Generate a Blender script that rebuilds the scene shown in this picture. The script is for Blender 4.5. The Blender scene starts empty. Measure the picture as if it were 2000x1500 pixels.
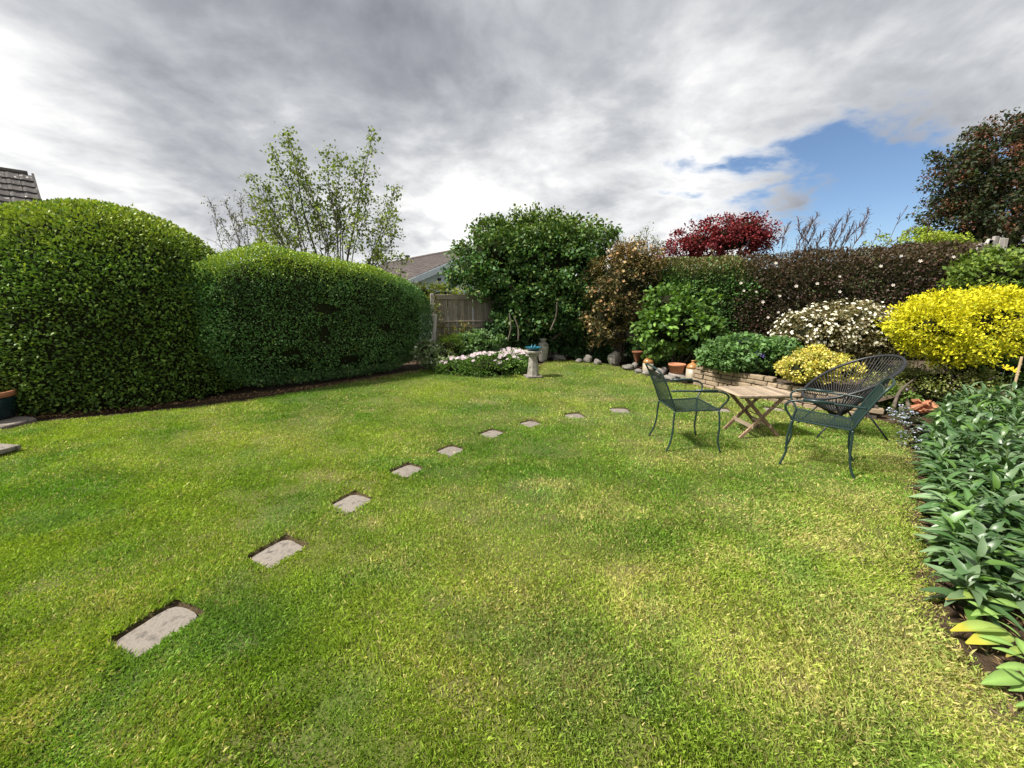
import bpy, math, random
import numpy as np
from mathutils import Vector, Matrix

random.seed(7)
RNG = np.random.default_rng(7)
R = math.radians
S = bpy.context.scene
COL = S.collection

# ------------------------------------------------------------------ camera
CH, PITCH, F = 1.5, R(12.1), 770.0
cam = bpy.data.cameras.new('camera')
camo = bpy.data.objects.new('camera', cam)
COL.objects.link(camo)
camo.location = (0, 0, CH)
camo.rotation_euler = (math.pi / 2 - PITCH, 0, 0)
cam.sensor_width = 36
cam.lens = 36 * F / 2000
cam.clip_start = 0.05
cam.clip_end = 3000
S.camera = camo

# ------------------------------------------------------------------ exposure
S.view_settings.view_transform = 'Standard'
S.view_settings.look = 'None'
S.view_settings.gamma = 1
S.view_settings.use_curve_mapping = False
S.view_settings.exposure = 1.46

# ------------------------------------------------------------------ sun
SUN_AZ = Vector((-1.0, -0.30, 0)).normalized()      # horizontal direction TO the sun
SUN_EL = R(52)
tosun = Vector((SUN_AZ.x * math.cos(SUN_EL), SUN_AZ.y * math.cos(SUN_EL), math.sin(SUN_EL)))
sl = bpy.data.lights.new('sun', 'SUN')
sl.energy = 3.1
sl.angle = R(7)
sl.color = (1, 0.95, 0.86)
so = bpy.data.objects.new('sun', sl)
so.rotation_euler = tosun.to_track_quat('Z', 'Y').to_euler()
so.location = (0, 0, 20)
COL.objects.link(so)


def ray(px, py):
    dx = (px - 1000) / F
    dy = (750 - py) / F
    return (dx, math.cos(PITCH) + dy * math.sin(PITCH), -math.sin(PITCH) + dy * math.cos(PITCH))


def at(px, py, z=0.0):
    """point on the level z seen at that place of the photograph"""
    x, f, u = ray(px, py)
    t = (z - CH) / u
    return Vector((x * t, f * t, z))


def atd(px, py, d):
    """point at forward distance d"""
    x, f, u = ray(px, py)
    t = d / f
    return Vector((x * t, d, CH + u * t))


# ------------------------------------------------------------------ world
W = bpy.data.worlds.new('World')
S.world = W
W.use_nodes = True
nt = W.node_tree
nt.nodes.clear()


class NT:
    def __init__(s, tree):
        s.t = tree

    def n(s, typ, ins=None, **kw):
        nd = s.t.nodes.new(typ)
        for k, v in kw.items():
            setattr(nd, k, v)
        for k, v in (ins or {}).items():
            if isinstance(v, bpy.types.NodeSocket):
                s.t.links.new(v, nd.inputs[k])
            else:
                nd.inputs[k].default_value = v
        return nd

    def m(s, op, a, b=0.0, c=None, clamp=False):
        ins = {0: a, 1: b}
        if c is not None:
            ins[2] = c
        return s.n('ShaderNodeMath', ins, operation=op, use_clamp=clamp).outputs[0]

    def v(s, op, a, b=(0, 0, 0)):
        nd = s.n('ShaderNodeVectorMath', {0: a, 1: b}, operation=op)
        return nd.outputs['Value'] if op in ('DOT_PRODUCT', 'LENGTH') else nd.outputs[0]

    def ramp(s, fac, stops, interp='LINEAR'):
        nd = s.n('ShaderNodeValToRGB', {0: fac})
        cr = nd.color_ramp
        cr.interpolation = interp
        while len(cr.elements) < len(stops):
            cr.elements.new(0.5)
        for e, (p, c) in zip(cr.elements, stops):
            e.position = p
            e.color = (*c, 1) if len(c) == 3 else c
        return nd.outputs[0]

    def mix(s, fac, a, b, blend='MIX'):
        nd = s.n('ShaderNodeMix', {0: fac}, data_type='RGBA', blend_type=blend)
        for i, q in ((6, a), (7, b)):
            if isinstance(q, bpy.types.NodeSocket):
                s.t.links.new(q, nd.inputs[i])
            else:
                nd.inputs[i].default_value = (*q, 1)
        return nd.outputs[2]

    def noise(s, vec, scale, detail=4, rough=0.5, dist=0.0, out=0):
        nd = s.n('ShaderNodeTexNoise', {'Vector': vec, 'Scale': scale, 'Detail': detail, 'Roughness': rough, 'Distortion': dist})
        return nd.outputs[out]


w = NT(nt)
tc = w.n('ShaderNodeTexCoord').outputs['Generated']
dirn = w.v('NORMALIZE', tc)
sep = w.n('ShaderNodeSeparateXYZ', {0: dirn})
X_, Y_, Z_ = sep.outputs
zz = w.m('ADD', w.m('MAXIMUM', Z_, 0.0), 0.26)
cx = w.m('DIVIDE', X_, zz)
cy = w.m('DIVIDE', Y_, zz)
cp = w.n('ShaderNodeCombineXYZ', {0: cx, 1: cy, 2: 0.0}).outputs[0]
warp = w.noise(cp, 0.8, 3, 0.5, 0, 1)
cpw = w.v('ADD', cp, w.n('ShaderNodeVectorMath', {0: w.v('SUBTRACT', warp, (.5, .5, .5)), 3: 0.45}, operation='SCALE').outputs[0])
big = w.noise(cpw, 0.42, 3, 0.5)
mid = w.noise(cpw, 1.9, 9, 0.58)
fine = w.noise(cpw, 6.5, 6, 0.55)


def lobe(px, py, power):
    d = Vector(ray(px, py)).normalized()
    q = w.v('DOT_PRODUCT', dirn, tuple(d))
    return w.m('POWER', w.m('MAXIMUM', q, 0.0), power)


# cloud brightness : grey belly overhead, paler towards the horizon, thin bright breaks
low = w.m('POWER', w.m('SUBTRACT', 1.0, w.m('MAXIMUM', Z_, 0.0)), 5.0)
b = w.m('MULTIPLY_ADD', w.m('SUBTRACT', big, 0.5), 1.6, 0.46)
b = w.m('MULTIPLY_ADD', w.m('SUBTRACT', mid, 0.5), 1.65, b)
b = w.m('MULTIPLY_ADD', w.m('SUBTRACT', fine, 0.5), 0.45, b)
b = w.m('MULTIPLY_ADD', low, 0.30, b)
b = w.m('MULTIPLY_ADD', lobe(650, 170, 12), -0.20, b)
b = w.m('MULTIPLY_ADD', lobe(1750, 60, 14), -0.12, b)
b = w.m('MULTIPLY_ADD', lobe(250, 400, 30), 0.12, b)
b = w.m('MULTIPLY_ADD', lobe(860, 440, 60), 0.5, b)
b = w.m('MULTIPLY_ADD', lobe(1250, 90, 10), 0.17, b)
b = w.m('MULTIPLY_ADD', lobe(60, 280, 60), 0.10, b)
b = w.m('MULTIPLY_ADD', lobe(1800, 150, 12), 0.10, b)
cloud = w.ramp(b, [(0.0, (.100, .105, .120)), (0.25, (.145, .151, .166)), (0.5, (.215, .221, .232)), (0.75, (.325, .327, .330)), (1.0, (.46, .455, .44))])
# clear-sky openings, low in the sky and widest to the right
op = w.m('MULTIPLY', lobe(1700, 370, 70), 0.78)
op = w.m('ADD', op, w.m('MULTIPLY', lobe(1560, 430, 90), 0.35))
op = w.m('ADD', op, w.m('MULTIPLY', lobe(1230, 400, 60), 0.34))
op = w.m('ADD', op, w.m('MULTIPLY', lobe(1780, 430, 80), 0.3))
op = w.m('MULTIPLY_ADD', w.m('SUBTRACT', mid, 0.5), 2.1, op)
op = w.m('MULTIPLY_ADD', w.m('SUBTRACT', fine, 0.5), 0.9, op)
clear = w.ramp(op, [(0.42, (0, 0, 0)), (0.80, (1, 1, 1))], 'EASE')
sky = w.n('ShaderNodeTexSky', sky_type='NISHITA', sun_disc=False, sun_elevation=SUN_EL,
          sun_rotation=math.atan2(SUN_AZ.x, SUN_AZ.y), air_density=0.9, dust_density=0.3, ozone_density=4.0)
b_sky = w.n('ShaderNodeBackground', {0: sky.outputs[0], 1: 0.048})
b_cl = w.n('ShaderNodeBackground', {0: cloud, 1: 1.0})
mx = w.n('ShaderNodeMixShader', {0: clear, 1: b_cl.outputs[0], 2: b_sky.outputs[0]})
w.n('ShaderNodeOutputWorld', {0: mx.outputs[0]})

# ================================================================== helpers
def tag(o, label=None, cat=None, group=None, kind=None):
    if label: o['label'] = label
    if cat: o['category'] = cat
    if group: o['group'] = group
    if kind: o['kind'] = kind
    return o


def thing(name, label, cat, loc=(0, 0, 0), rz=0.0, group=None):
    o = bpy.data.objects.new(name, None)
    o.empty_display_size = 0.1
    COL.objects.link(o)
    o.location = loc
    o.rotation_euler = (0, 0, rz)
    return tag(o, label, cat, group)


def mesh(name, V, Fc, mat, parent=None, col=None, smooth=False, extra=None):
    """V (n,3); Fc = list of faces or an (m,k) int array; parent's children are given in its local space"""
    me = bpy.data.meshes.new(name)
    if isinstance(Fc, np.ndarray):
        V = np.asarray(V, np.float32)
        k = Fc.shape[1]
        me.vertices.add(len(V))
        me.vertices.foreach_set('co', V.ravel())
        me.loops.add(Fc.size)
        me.loops.foreach_set('vertex_index', Fc.astype(np.int32).ravel())
        me.polygons.add(len(Fc))
        me.polygons.foreach_set('loop_start', (np.arange(len(Fc)) * k).astype(np.int32))
        me.polygons.foreach_set('loop_total', np.full(len(Fc), k, np.int32))
        me.update(calc_edges=True)
    else:
        me.from_pydata([tuple(v) for v in V], [], [tuple(f) for f in Fc])
    if col is not None:
        a = me.attributes.new('col', 'FLOAT_COLOR', 'POINT')
        c = np.ones((len(V), 4), np.float32)
        c[:, :3] = col
        a.data.foreach_set('color', c.ravel())
    if smooth:
        me.polygons.foreach_set('use_smooth', np.ones(len(me.polygons), bool))
    me.materials.append(mat)
    me.validate()
    o = bpy.data.objects.new(name, me)
    COL.objects.link(o)
    if parent is not None:
        o.parent = parent
    return o


class MB:
    """collects shapes into one mesh"""
    def __init__(s):
        s.V, s.F, s.C = [], [], []

    def add(s, V, Fc, c=None):
        n = len(s.V)
        s.V += [tuple(v) for v in V]
        s.F += [tuple(i + n for i in f) for f in Fc]
        return s

    def box(s, c, size, rot=None, jit=0.0, bev=0.0):
        hx, hy, hz = size[0] / 2, size[1] / 2, size[2] / 2
        vs = []
        if bev > 0:
            # chamfered box : 24 vertices
            b = min(bev, hx * .9, hy * .9, hz * .9)
            idx = {}
            for sx in (-1, 1):
                for sy in (-1, 1):
                    for sz in (-1, 1):
                        for ax in range(3):
                            p = [sx * hx, sy * hy, sz * hz]
                            for k in range(3):
                                if k != ax: p[k] -= math.copysign(b, p[k])
                            idx[(sx, sy, sz, ax)] = len(vs)
                            vs.append(Vector(p))
            fs = []
            sq = [(-1, -1), (1, -1), (1, 1), (-1, 1)]
            for ax in range(3):
                for sg in (-1, 1):
                    f = []
                    for a, c2 in sq:
                        k = [0, 0, 0]
                        k[ax] = sg; k[(ax + 1) % 3] = a; k[(ax + 2) % 3] = c2
                        f.append(idx[(k[0], k[1], k[2], ax)])
                    fs.append(f if sg > 0 else f[::-1])
            for ax in range(3):
                a1, a2 = (ax + 1) % 3, (ax + 2) % 3
                for s1 in (-1, 1):
                    for s2 in (-1, 1):
                        f = []
                        for e, face in ((-1, a1), (1, a1), (1, a2), (-1, a2)):
                            k = [0, 0, 0]
                            k[ax] = e; k[a1] = s1; k[a2] = s2
                            f.append(idx[(k[0], k[1], k[2], face)])
                        fs.append(f if s1 * s2 > 0 else f[::-1])
            for sx in (-1, 1):
                for sy in (-1, 1):
                    for sz in (-1, 1):
                        f = [idx[(sx, sy, sz, a)] for a in range(3)]
                        fs.append(f if sx * sy * sz > 0 else f[::-1])
        else:
            vs = [Vector((x, y, z)) for x in (-hx, hx) for y in (-hy, hy) for z in (-hz, hz)]
            fs = [(0, 1, 3, 2), (4, 6, 7, 5), (0, 4, 5, 1), (2, 3, 7, 6), (0, 2, 6, 4), (1, 5, 7, 3)]
        if jit:
            vs = [v + Vector((random.uniform(-jit, jit), random.uniform(-jit, jit), random.uniform(-jit, jit))) for v in vs]
        if rot is not None:
            vs = [rot @ v for v in vs]
        c = Vector(c)
        return s.add([v + c for v in vs], fs)

    def tube(s, pts, r, sides=8, cap=True):
        pts = [Vector(p) for p in pts]
        n = len(pts)
        rr = r if isinstance(r, (list, tuple)) else [r] * n
        closed = (pts[0] - pts[-1]).length < 1e-6
        if closed:
            pts = pts[:-1]; n -= 1
        V, Fc = [], []
        up = None
        for i in range(n):
            if closed:
                t = (pts[(i + 1) % n] - pts[i - 1]).normalized()
            else:
                t = (pts[min(i + 1, n - 1)] - pts[max(i - 1, 0)])
                t = t.normalized() if t.length > 1e-9 else Vector((0, 0, 1))
            if up is None:
                up = t.orthogonal().normalized()
            else:
                up = (up - t * up.dot(t))
                up = up.normalized() if up.length > 1e-6 else t.orthogonal().normalized()
            bi = t.cross(up)
            for k in range(sides):
                a = 2 * math.pi * k / sides
                V.append(pts[i] + (up * math.cos(a) + bi * math.sin(a)) * rr[i])
        m = n if closed else n - 1
        for i in range(m):
            j = (i + 1) % n
            for k in range(sides):
                k2 = (k + 1) % sides
                Fc.append((i * sides + k, i * sides + k2, j * sides + k2, j * sides + k))
        if cap and not closed:
            Fc.append(tuple(range(sides))[::-1])
            Fc.append(tuple((n - 1) * sides + k for k in range(sides)))
        return s.add(V, Fc)

    def lathe(s, prof, c=(0, 0, 0), seg=28, rot=None, wob=0.0):
        V, Fc = [], []
        c = Vector(c)
        for (r, z) in prof:
            for k in range(seg):
                a = 2 * math.pi * k / seg
                q = r * (1 + wob * math.sin(3 * a + z * 9))
                v = Vector((q * math.cos(a), q * math.sin(a), z))
                if rot is not None: v = rot @ v
                V.append(v + c)
        for i in range(len(prof) - 1):
            for k in range(seg):
                k2 = (k + 1) % seg
                Fc.append((i * seg + k, i * seg + k2, (i + 1) * seg + k2, (i + 1) * seg + k))
        Fc.append(tuple(range(seg))[::-1])
        Fc.append(tuple((len(prof) - 1) * seg + k for k in range(seg)))
        return s.add(V, Fc)

    def build(s, name, mat, parent=None, smooth=False):
        return mesh(name, s.V, s.F, mat, parent, smooth=smooth)


def spline(pts, n=8):
    pts = [Vector(p) for p in pts]
    out = []
    P = [pts[0] * 2 - pts[1]] + pts + [pts[-1] * 2 - pts[-2]]
    for i in range(1, len(P) - 2):
        a, b_, c, d = P[i - 1:i + 3]
        for k in range(n):
            t = k / n
            out.append(0.5 * ((2 * b_) + (c - a) * t + (2 * a - 5 * b_ + 4 * c - d) * t * t + (3 * b_ - a - 3 * c + d) * t ** 3))
    out.append(pts[-1])
    return out


# value noise in numpy
_tab = np.random.default_rng(99).random((256, 256))


def vn(x, y, scale=1.0, oct=3, seed=0):
    x = np.asarray(x, float) * scale + seed * 17.3
    y = np.asarray(y, float) * scale + seed * 31.7
    out = 0; amp = 1; tot = 0
    for o in range(oct):
        xi = np.floor(x).astype(int); yi = np.floor(y).astype(int)
        fx = x - xi; fy = y - yi
        fx = fx * fx * (3 - 2 * fx); fy = fy * fy * (3 - 2 * fy)
        g = lambda i, j: _tab[(xi + i) % 256, (yi + j) % 256]
        out = out + amp * ((g(0, 0) * (1 - fx) + g(1, 0) * fx) * (1 - fy) + (g(0, 1) * (1 - fx) + g(1, 1) * fx) * fy)
        tot += amp; amp *= .5; x = x * 2.03 + 5.1; y = y * 2.03 + 9.7
    return out / tot


def inside(x, y, poly):
    r = np.zeros(x.shape, bool)
    n = len(poly)
    for i in range(n):
        x1, y1 = poly[i]; x2, y2 = poly[(i + 1) % n]
        if y1 == y2: continue
        c = ((y1 > y) != (y2 > y)) & (x < (x2 - x1) * (y - y1) / (y2 - y1) + x1)
        r ^= c
    return r


# ================================================================== materials
def mat_new(name):
    m = bpy.data.materials.new(name)
    m.use_nodes = True
    m.node_tree.nodes.clear()
    return m, NT(m.node_tree)


def finish(m, n, color, rough=0.7, bump=None, bs=0.3, bd=0.01, metal=0.0, spec=0.5, transl=0.0, tcol=None, coat=0.0):
    p = n.n('ShaderNodeBsdfPrincipled')
    for k, v in (('Base Color', color), ('Roughness', rough), ('Metallic', metal), ('Specular IOR Level', spec), ('Coat Weight', coat)):
        if isinstance(v, bpy.types.NodeSocket):
            n.t.links.new(v, p.inputs[k])
        else:
            p.inputs[k].default_value = (*v, 1) if isinstance(v, tuple) else v
    if bump is not None:
        bp = n.n('ShaderNodeBump', {'Height': bump, 'Strength': bs, 'Distance': bd})
        n.t.links.new(bp.outputs[0], p.inputs['Normal'])
    out = p.outputs[0]
    if transl:
        tr = n.n('ShaderNodeBsdfTranslucent')
        c = tcol if tcol is not None else color
        if isinstance(c, bpy.types.NodeSocket): n.t.links.new(c, tr.inputs[0])
        else: tr.inputs[0].default_value = (*c, 1)
        out = n.n('ShaderNodeMixShader', {0: transl, 1: out, 2: tr.outputs[0]}).outputs[0]
    n.n('ShaderNodeOutputMaterial', {0: out})
    return m


def m_leaf(name, rough=0.5, transl=0.22, spec=0.4):
    m, n = mat_new(name)
    a = n.n('ShaderNodeAttribute', attribute_name='col').outputs['Color']
    pos = n.n('ShaderNodeTexCoord').outputs['Object']
    f = n.noise(pos, 38, 2)
    c = n.mix(n.m('MULTIPLY', f, 0.5), a, n.mix(1.0, a, (1.35, 1.2, .8), 'MULTIPLY'))
    tcol = n.mix(1.0, c, (1.25, 1.35, .55), 'MULTIPLY')
    return finish(m, n, c, rough, spec=spec, transl=transl, tcol=tcol)


def m_noise(name, c1, c2, scale=8, rough=0.8, c3=None, bs=0.4, bd=0.006, detail=8, spot=None, spec=0.4, rand=0.0):
    m, n = mat_new(name)
    pos = n.n('ShaderNodeTexCoord').outputs['Object']
    if rand:
        oi = n.n('ShaderNodeObjectInfo').outputs['Random']
        off = n.n('ShaderNodeCombineXYZ', {0: n.m('MULTIPLY', oi, 37.0), 1: n.m('MULTIPLY', oi, 11.0), 2: 0.0}).outputs[0]
        pos = n.v('ADD', pos, off)
    f = n.noise(pos, scale, detail, 0.65)
    f2 = n.noise(pos, scale * 5, 6, 0.7)
    stops = [(0.32, c1), (0.68, c2)] if c3 is None else [(0.3, c1), (0.5, c2), (0.7, c3)]
    c = n.ramp(f, stops)
    c = n.mix(n.m('MULTIPLY', f2, 0.55), c, n.mix(1.0, c, (.45, .45, .45), 'MULTIPLY'))
    if spot is not None:
        vo = n.noise(pos, spot[1], 2, 0.4)
        c = n.mix(n.ramp(vo, [(spot[2], (0, 0, 0)), (spot[2] + .03, (1, 1, 1))]), c, spot[0])
    if rand:
        v = n.m('MULTIPLY_ADD', oi, rand * 2, 1 - rand)
        c = n.mix(1.0, c, n.n('ShaderNodeCombineXYZ', {0: v, 1: v, 2: v}).outputs[0], 'MULTIPLY')
    h = n.m('ADD', f, n.m('MULTIPLY', f2, 0.5))
    return finish(m, n, c, rough, h, bs, bd, spec=spec)


def m_wood(name, c1, c2, axis=2, scale=1.0, rand=0.2, rough=0.8):
    m, n = mat_new(name)
    pos = n.n('ShaderNodeTexCoord').outputs['Object']
    oi = n.n('ShaderNodeObjectInfo').outputs['Random']
    off = n.n('ShaderNodeCombineXYZ', {0: n.m('MULTIPLY', oi, 37.0), 1: n.m('MULTIPLY', oi, 11.0), 2: n.m('MULTIPLY', oi, 23.0)}).outputs[0]
    pos = n.v('ADD', pos, off)
    st = [40 * scale] * 3
    st[axis] = 2.2 * scale
    g = n.noise(n.v('MULTIPLY', pos, tuple(st)), 1.0, 6, 0.6)
    k = n.noise(pos, 6 * scale, 4, 0.6)
    c = n.ramp(g, [(0.3, c1), (0.7, c2)])
    c = n.mix(n.ramp(k, [(.45, (0, 0, 0)), (.75, (.6, .6, .6))]), c, n.mix(1.0, c, (.5, .47, .42), 'MULTIPLY'))
    v = n.m('MULTIPLY_ADD', oi, rand * 2, 1 - rand)
    c = n.mix(1.0, c, n.n('ShaderNodeCombineXYZ', {0: v, 1: v, 2: v}).outputs[0], 'MULTIPLY')
    return finish(m, n, c, rough, g, 0.35, 0.003)


M = {}
M['leaf'] = m_leaf('leaf_matte', 0.6, 0.24, 0.25)
M['leaf_gloss'] = m_leaf('leaf_glossy', 0.52, 0.18, 0.28)
M['blade'] = m_leaf('grass_blade', 0.6, 0.30, 0.25)
M['leaf_sheen'] = m_leaf('leaf_sheen', 0.40, 0.22, 0.65)
M['petal'] = m_leaf('petal', 0.7, 0.25, 0.2)
M['core'] = m_noise('core_shade', (.012, .014, .007), (.026, .028, .013), 20, 0.95, spec=0.05)  # filler colour, the shade deep among the leaves painted in
M['bark'] = m_noise('bark', (.07, .055, .04), (.17, .14, .11), 14, 0.9)
M['twig'] = m_noise('twig', (.06, .035, .03), (.12, .07, .055), 20, 0.8)
M['soil'] = m_noise('soil', (.045, .03, .02), (.12, .085, .058), 9, 0.95, c3=(.07, .05, .033), bs=1.0, bd=.03)
M['slab'] = m_noise('slab_stone', (.08, .072, .066), (.27, .235, .20), 17, 0.95, c3=(.17, .145, .125), bs=.9, bd=.008, spot=((.50, .53, .22), 13, .71), rand=.10)
M['wallstone'] = m_noise('wall_stone', (.17, .125, .08), (.38, .29, .195), 12, 0.92, c3=(.26, .195, .13), bs=.7, bd=.012, rand=.22)
M['mortar'] = m_noise('mortar', (.06, .05, .04), (.11, .09, .07), 20, 0.95)
M['rock'] = m_noise('garden_rock', (.14, .125, .11), (.34, .31, .28), 7, 0.9, bs=.8, bd=.02, spot=((.10, .12, .06), 6, .60), rand=.15)
M['concrete'] = m_noise('weathered_concrete', (.20, .18, .15), (.42, .39, .34), 12, 0.92, bs=.7, bd=.01, spot=((.13, .13, .08), 9, .6))
M['terracotta'] = m_noise('terracotta', (.42, .16, .08), (.55, .25, .14), 6, 0.8, bs=.25)
M['stoneware'] = m_noise('stoneware', (.36, .31, .23), (.48, .42, .32), 5, 0.4, bs=.15)
M['jarbrown'] = m_noise('brown_glaze', (.34, .16, .05), (.46, .24, .09), 5, 0.3, bs=.1)
M['urn'] = m_noise('pale_urn', (.26, .25, .22), (.42, .40, .35), 9, 0.8, bs=.5, spot=((.12, .13, .09), 8, .6))
M['greenmetal'] = m_noise('green_painted_metal', (.013, .034, .031), (.022, .046, .043), 12, 0.38, bs=.05, spec=.5)
M['blackmetal'] = m_noise('black_metal', (.018, .019, .021), (.035, .036, .04), 14, 0.4, bs=.05)
M['cord'] = m_noise('black_pvc_cord', (.010, .011, .013), (.022, .023, .026), 30, 0.5, bs=.02)
M['teak'] = m_wood('weathered_teak', (.20, .145, .095), (.40, .32, .235), 1, rand=.3)
M['teakleg'] = m_wood('teak_leg', (.15, .09, .055), (.30, .20, .125), 2)
M['fence'] = m_wood('grey_fence_wood', (.15, .125, .095), (.31, .265, .21), 2)
M['fencerail'] = m_wood('grey_rail_wood', (.16, .135, .10), (.33, .285, .225), 0)
M['greypost'] = m_wood('silver_wood', (.30, .27, .25), (.52, .48, .45), 2)
M['cane'] = m_noise('bamboo_cane', (.50, .36, .20), (.62, .48, .30), 15, 0.5)
M['bluedish'] = m_noise('blue_glaze', (.012, .10, .15), (.03, .15, .21), 9, 0.25, bs=.05)
M['dkpot'] = m_noise('dark_teal_glaze', (.01, .03, .035), (.02, .045, .05), 9, 0.25, bs=.05)
M['rust'] = m_noise('rusty_iron', (.16, .06, .03), (.28, .11, .06), 20, 0.85)
M['white'] = m_noise('white_paint', (.62, .68, .78), (.70, .75, .84), 2, 0.6, bs=.05)
M['wallrender'] = m_noise('pale_render', (.62, .68, .78), (.70, .76, .84), 5, 0.9, bs=.2)
M['rooftile'] = m_noise('concrete_roof_tile', (.06, .054, .052), (.125, .112, .108), 5, 0.9, bs=.5, spot=((.42, .41, .38), 9, .66), rand=.2)
M['rooftile2'] = m_noise('brown_roof_tile', (.07, .058, .054), (.125, .105, .097), 6, 0.9, bs=.4, rand=.12)
M['stalk'] = m_noise('green_stalk', (.07, .12, .03), (.11, .17, .05), 20, .7)
M['dark'] = m_noise('dark_metal', (.01, .01, .012), (.02, .02, .022), 10, .6)

# ================================================================== lawn and ground
LAWN = [(-2.5, .2), (-10, .2), (-10, 4.3)] + [tuple(at(*p)[:2]) for p in (
    (20, 836), (60, 826), (130, 818), (250, 806), (370, 794), (480, 781), (600, 761), (700, 742), (800, 724), (822, 720), (852, 721), (880, 729),
    (930, 735.5), (985, 733), (1030, 724), (1052, 712), (1062, 706), (1100, 702), (1180, 710), (1240, 722), (1290, 742), (1365, 752), (1405, 761),
    (1470, 775), (1540, 789), (1640, 806), (1715, 819), (1765, 832), (1788, 852), (1800, 905), (1815, 1000), (1832, 1090), (1850, 1150), (1882, 1240), (1955, 1330), (2040, 1410))] + [(2.2, .2)]
STONES = [(310, 1236, .265, .225, 69), (543, 1085, .245, .22, 62), (687, 987, .235, .225, 62), (795, 923, .235, .215, 56), (880, 884, .23, .215, 54),
          (961, 850, .23, .215, 50), (1036, 831, .225, .215, 38), (1122, 815, .23, .22, 14), (1210, 804.5, .25, .22, 2), (1405, 804, .27, .22, -6), (1510, 803, .26, .21, -10)]
st_w = []
for (px, py, lx, ly, rot) in STONES:
    p = at(px, py, -.03)
    st_w.append((p.x, p.y, lx, ly, R(rot)))


def pit(x, y, grow):
    """0 inside a stone's pit, growing outwards (metres)"""
    d = np.full(np.shape(x), 9.0)
    for (sx, sy, lx, ly, a) in st_w:
        u = (x - sx) * math.cos(a) + (y - sy) * math.sin(a)
        v = -(x - sx) * math.sin(a) + (y - sy) * math.cos(a)
        # pits reach further on their far left side, where turf was cut away
        q = np.maximum(np.maximum(u - lx / 2 - grow * .9, -u - lx / 2 + grow * .1), np.maximum(v - ly / 2 - grow * 1.1, -v - ly / 2 + grow * .1)) + .016 * (vn(x, y, 22, 2, 31) - .5)
        d = np.minimum(d, q)
    return d


# (px, py, rx, ry, amount): straw coloured wear in the turf
DRY = [(1290, 1120, .24, .10, .6), (1220, 1160, .06, .16, .8), (1280, 1190, .16, .05, .9), (1350, 1150, .06, .13, .7), (1180, 1000, .25, .18, .7), (1400, 990, .3, .2, .6),
       (1560, 1000, .4, .25, .65), (1600, 1060, .25, .12, .7), (1500, 890, .5, .25, .6), (1350, 900, .5, .18, .7), (1260, 870, .3, .2, .5), (1640, 960, .25, .22, .8), (1740, 1080, .25, .25, .65),
       (1060, 945, .25, .10, .75), (960, 900, .3, .08, .5), (820, 890, .18, .05, .7), (720, 1020, .15, .08, .7), (750, 1090, .2, .12, .6), (950, 785, .3, .12, .8), (640, 930, .3, .1, .5),
       (880, 960, .25, .10, .4), (1150, 780, .5, .25, .5), (1060, 770, .4, .15, .4), (520, 850, .3, .1, .4), (1800, 1180, .18, .10, .9), (1760, 1250, .3, .2, .6), (1500, 1300, .3, .2, .5),
       (1850, 1350, .25, .25, .5), (1000, 1200, .2, .15, .45), (1100, 1100, .16, .1, .45), (1600, 1400, .25, .2, .4), (60, 1400, .12, .14, .7), (40, 1310, .1, .1, .6), (1640, 820, .5, .15, .4), (1250, 780, .4, .15, .5),
       (1120, 1310, .2, .14, .45), (960, 1330, .2, .12, .4), (1420, 1080, .2, .1, .5), (1330, 830, .3, .2, .5), (1730, 900, .3, .3, .4), (850, 1290, .2, .1, .35), (230, 1180, .2, .12, .4)]
dryw = [(*at(px, py)[:2], rx, ry, am) for (px, py, rx, ry, am) in DRY]


def dryness(x, y):
    n1 = vn(x, y, 1.3, 4, 1)
    n2 = vn(x, y, 6.0, 3, 2)
    n3 = vn(x + .7 * y, y * .35, 2.2, 3, 6)
    d = np.clip((n1 - .45) * 2.6, 0, 1) * .42 + np.clip((n2 - .5) * 2.4, 0, 1) * .28 + np.clip((n3 - .5) * 2.5, 0, 1) * .25
    wob = .6 + .8 * n2
    for (cx_, cy_, rx, ry, am) in dryw:
        q = ((x - cx_) / rx) ** 2 + ((y - cy_) / ry) ** 2
        d = d + am * .75 * np.exp(-q * .9) * wob
    d = d + .14 * np.clip((x + .5) / 3, 0, 1)
    return np.clip(d, 0, 1)


def edge_dist(x, y, poly):
    d = np.full(x.shape, 99.0)
    for i in range(len(poly)):
        ax, ay = poly[i]; bx, by = poly[(i + 1) % len(poly)]
        l2 = (bx - ax) ** 2 + (by - ay) ** 2 + 1e-12
        t = np.clip(((x - ax) * (bx - ax) + (y - ay) * (by - ay)) / l2, 0, 1)
        d = np.minimum(d, np.hypot(x - ax - t * (bx - ax), y - ay - t * (by - ay)))
    return d


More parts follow.
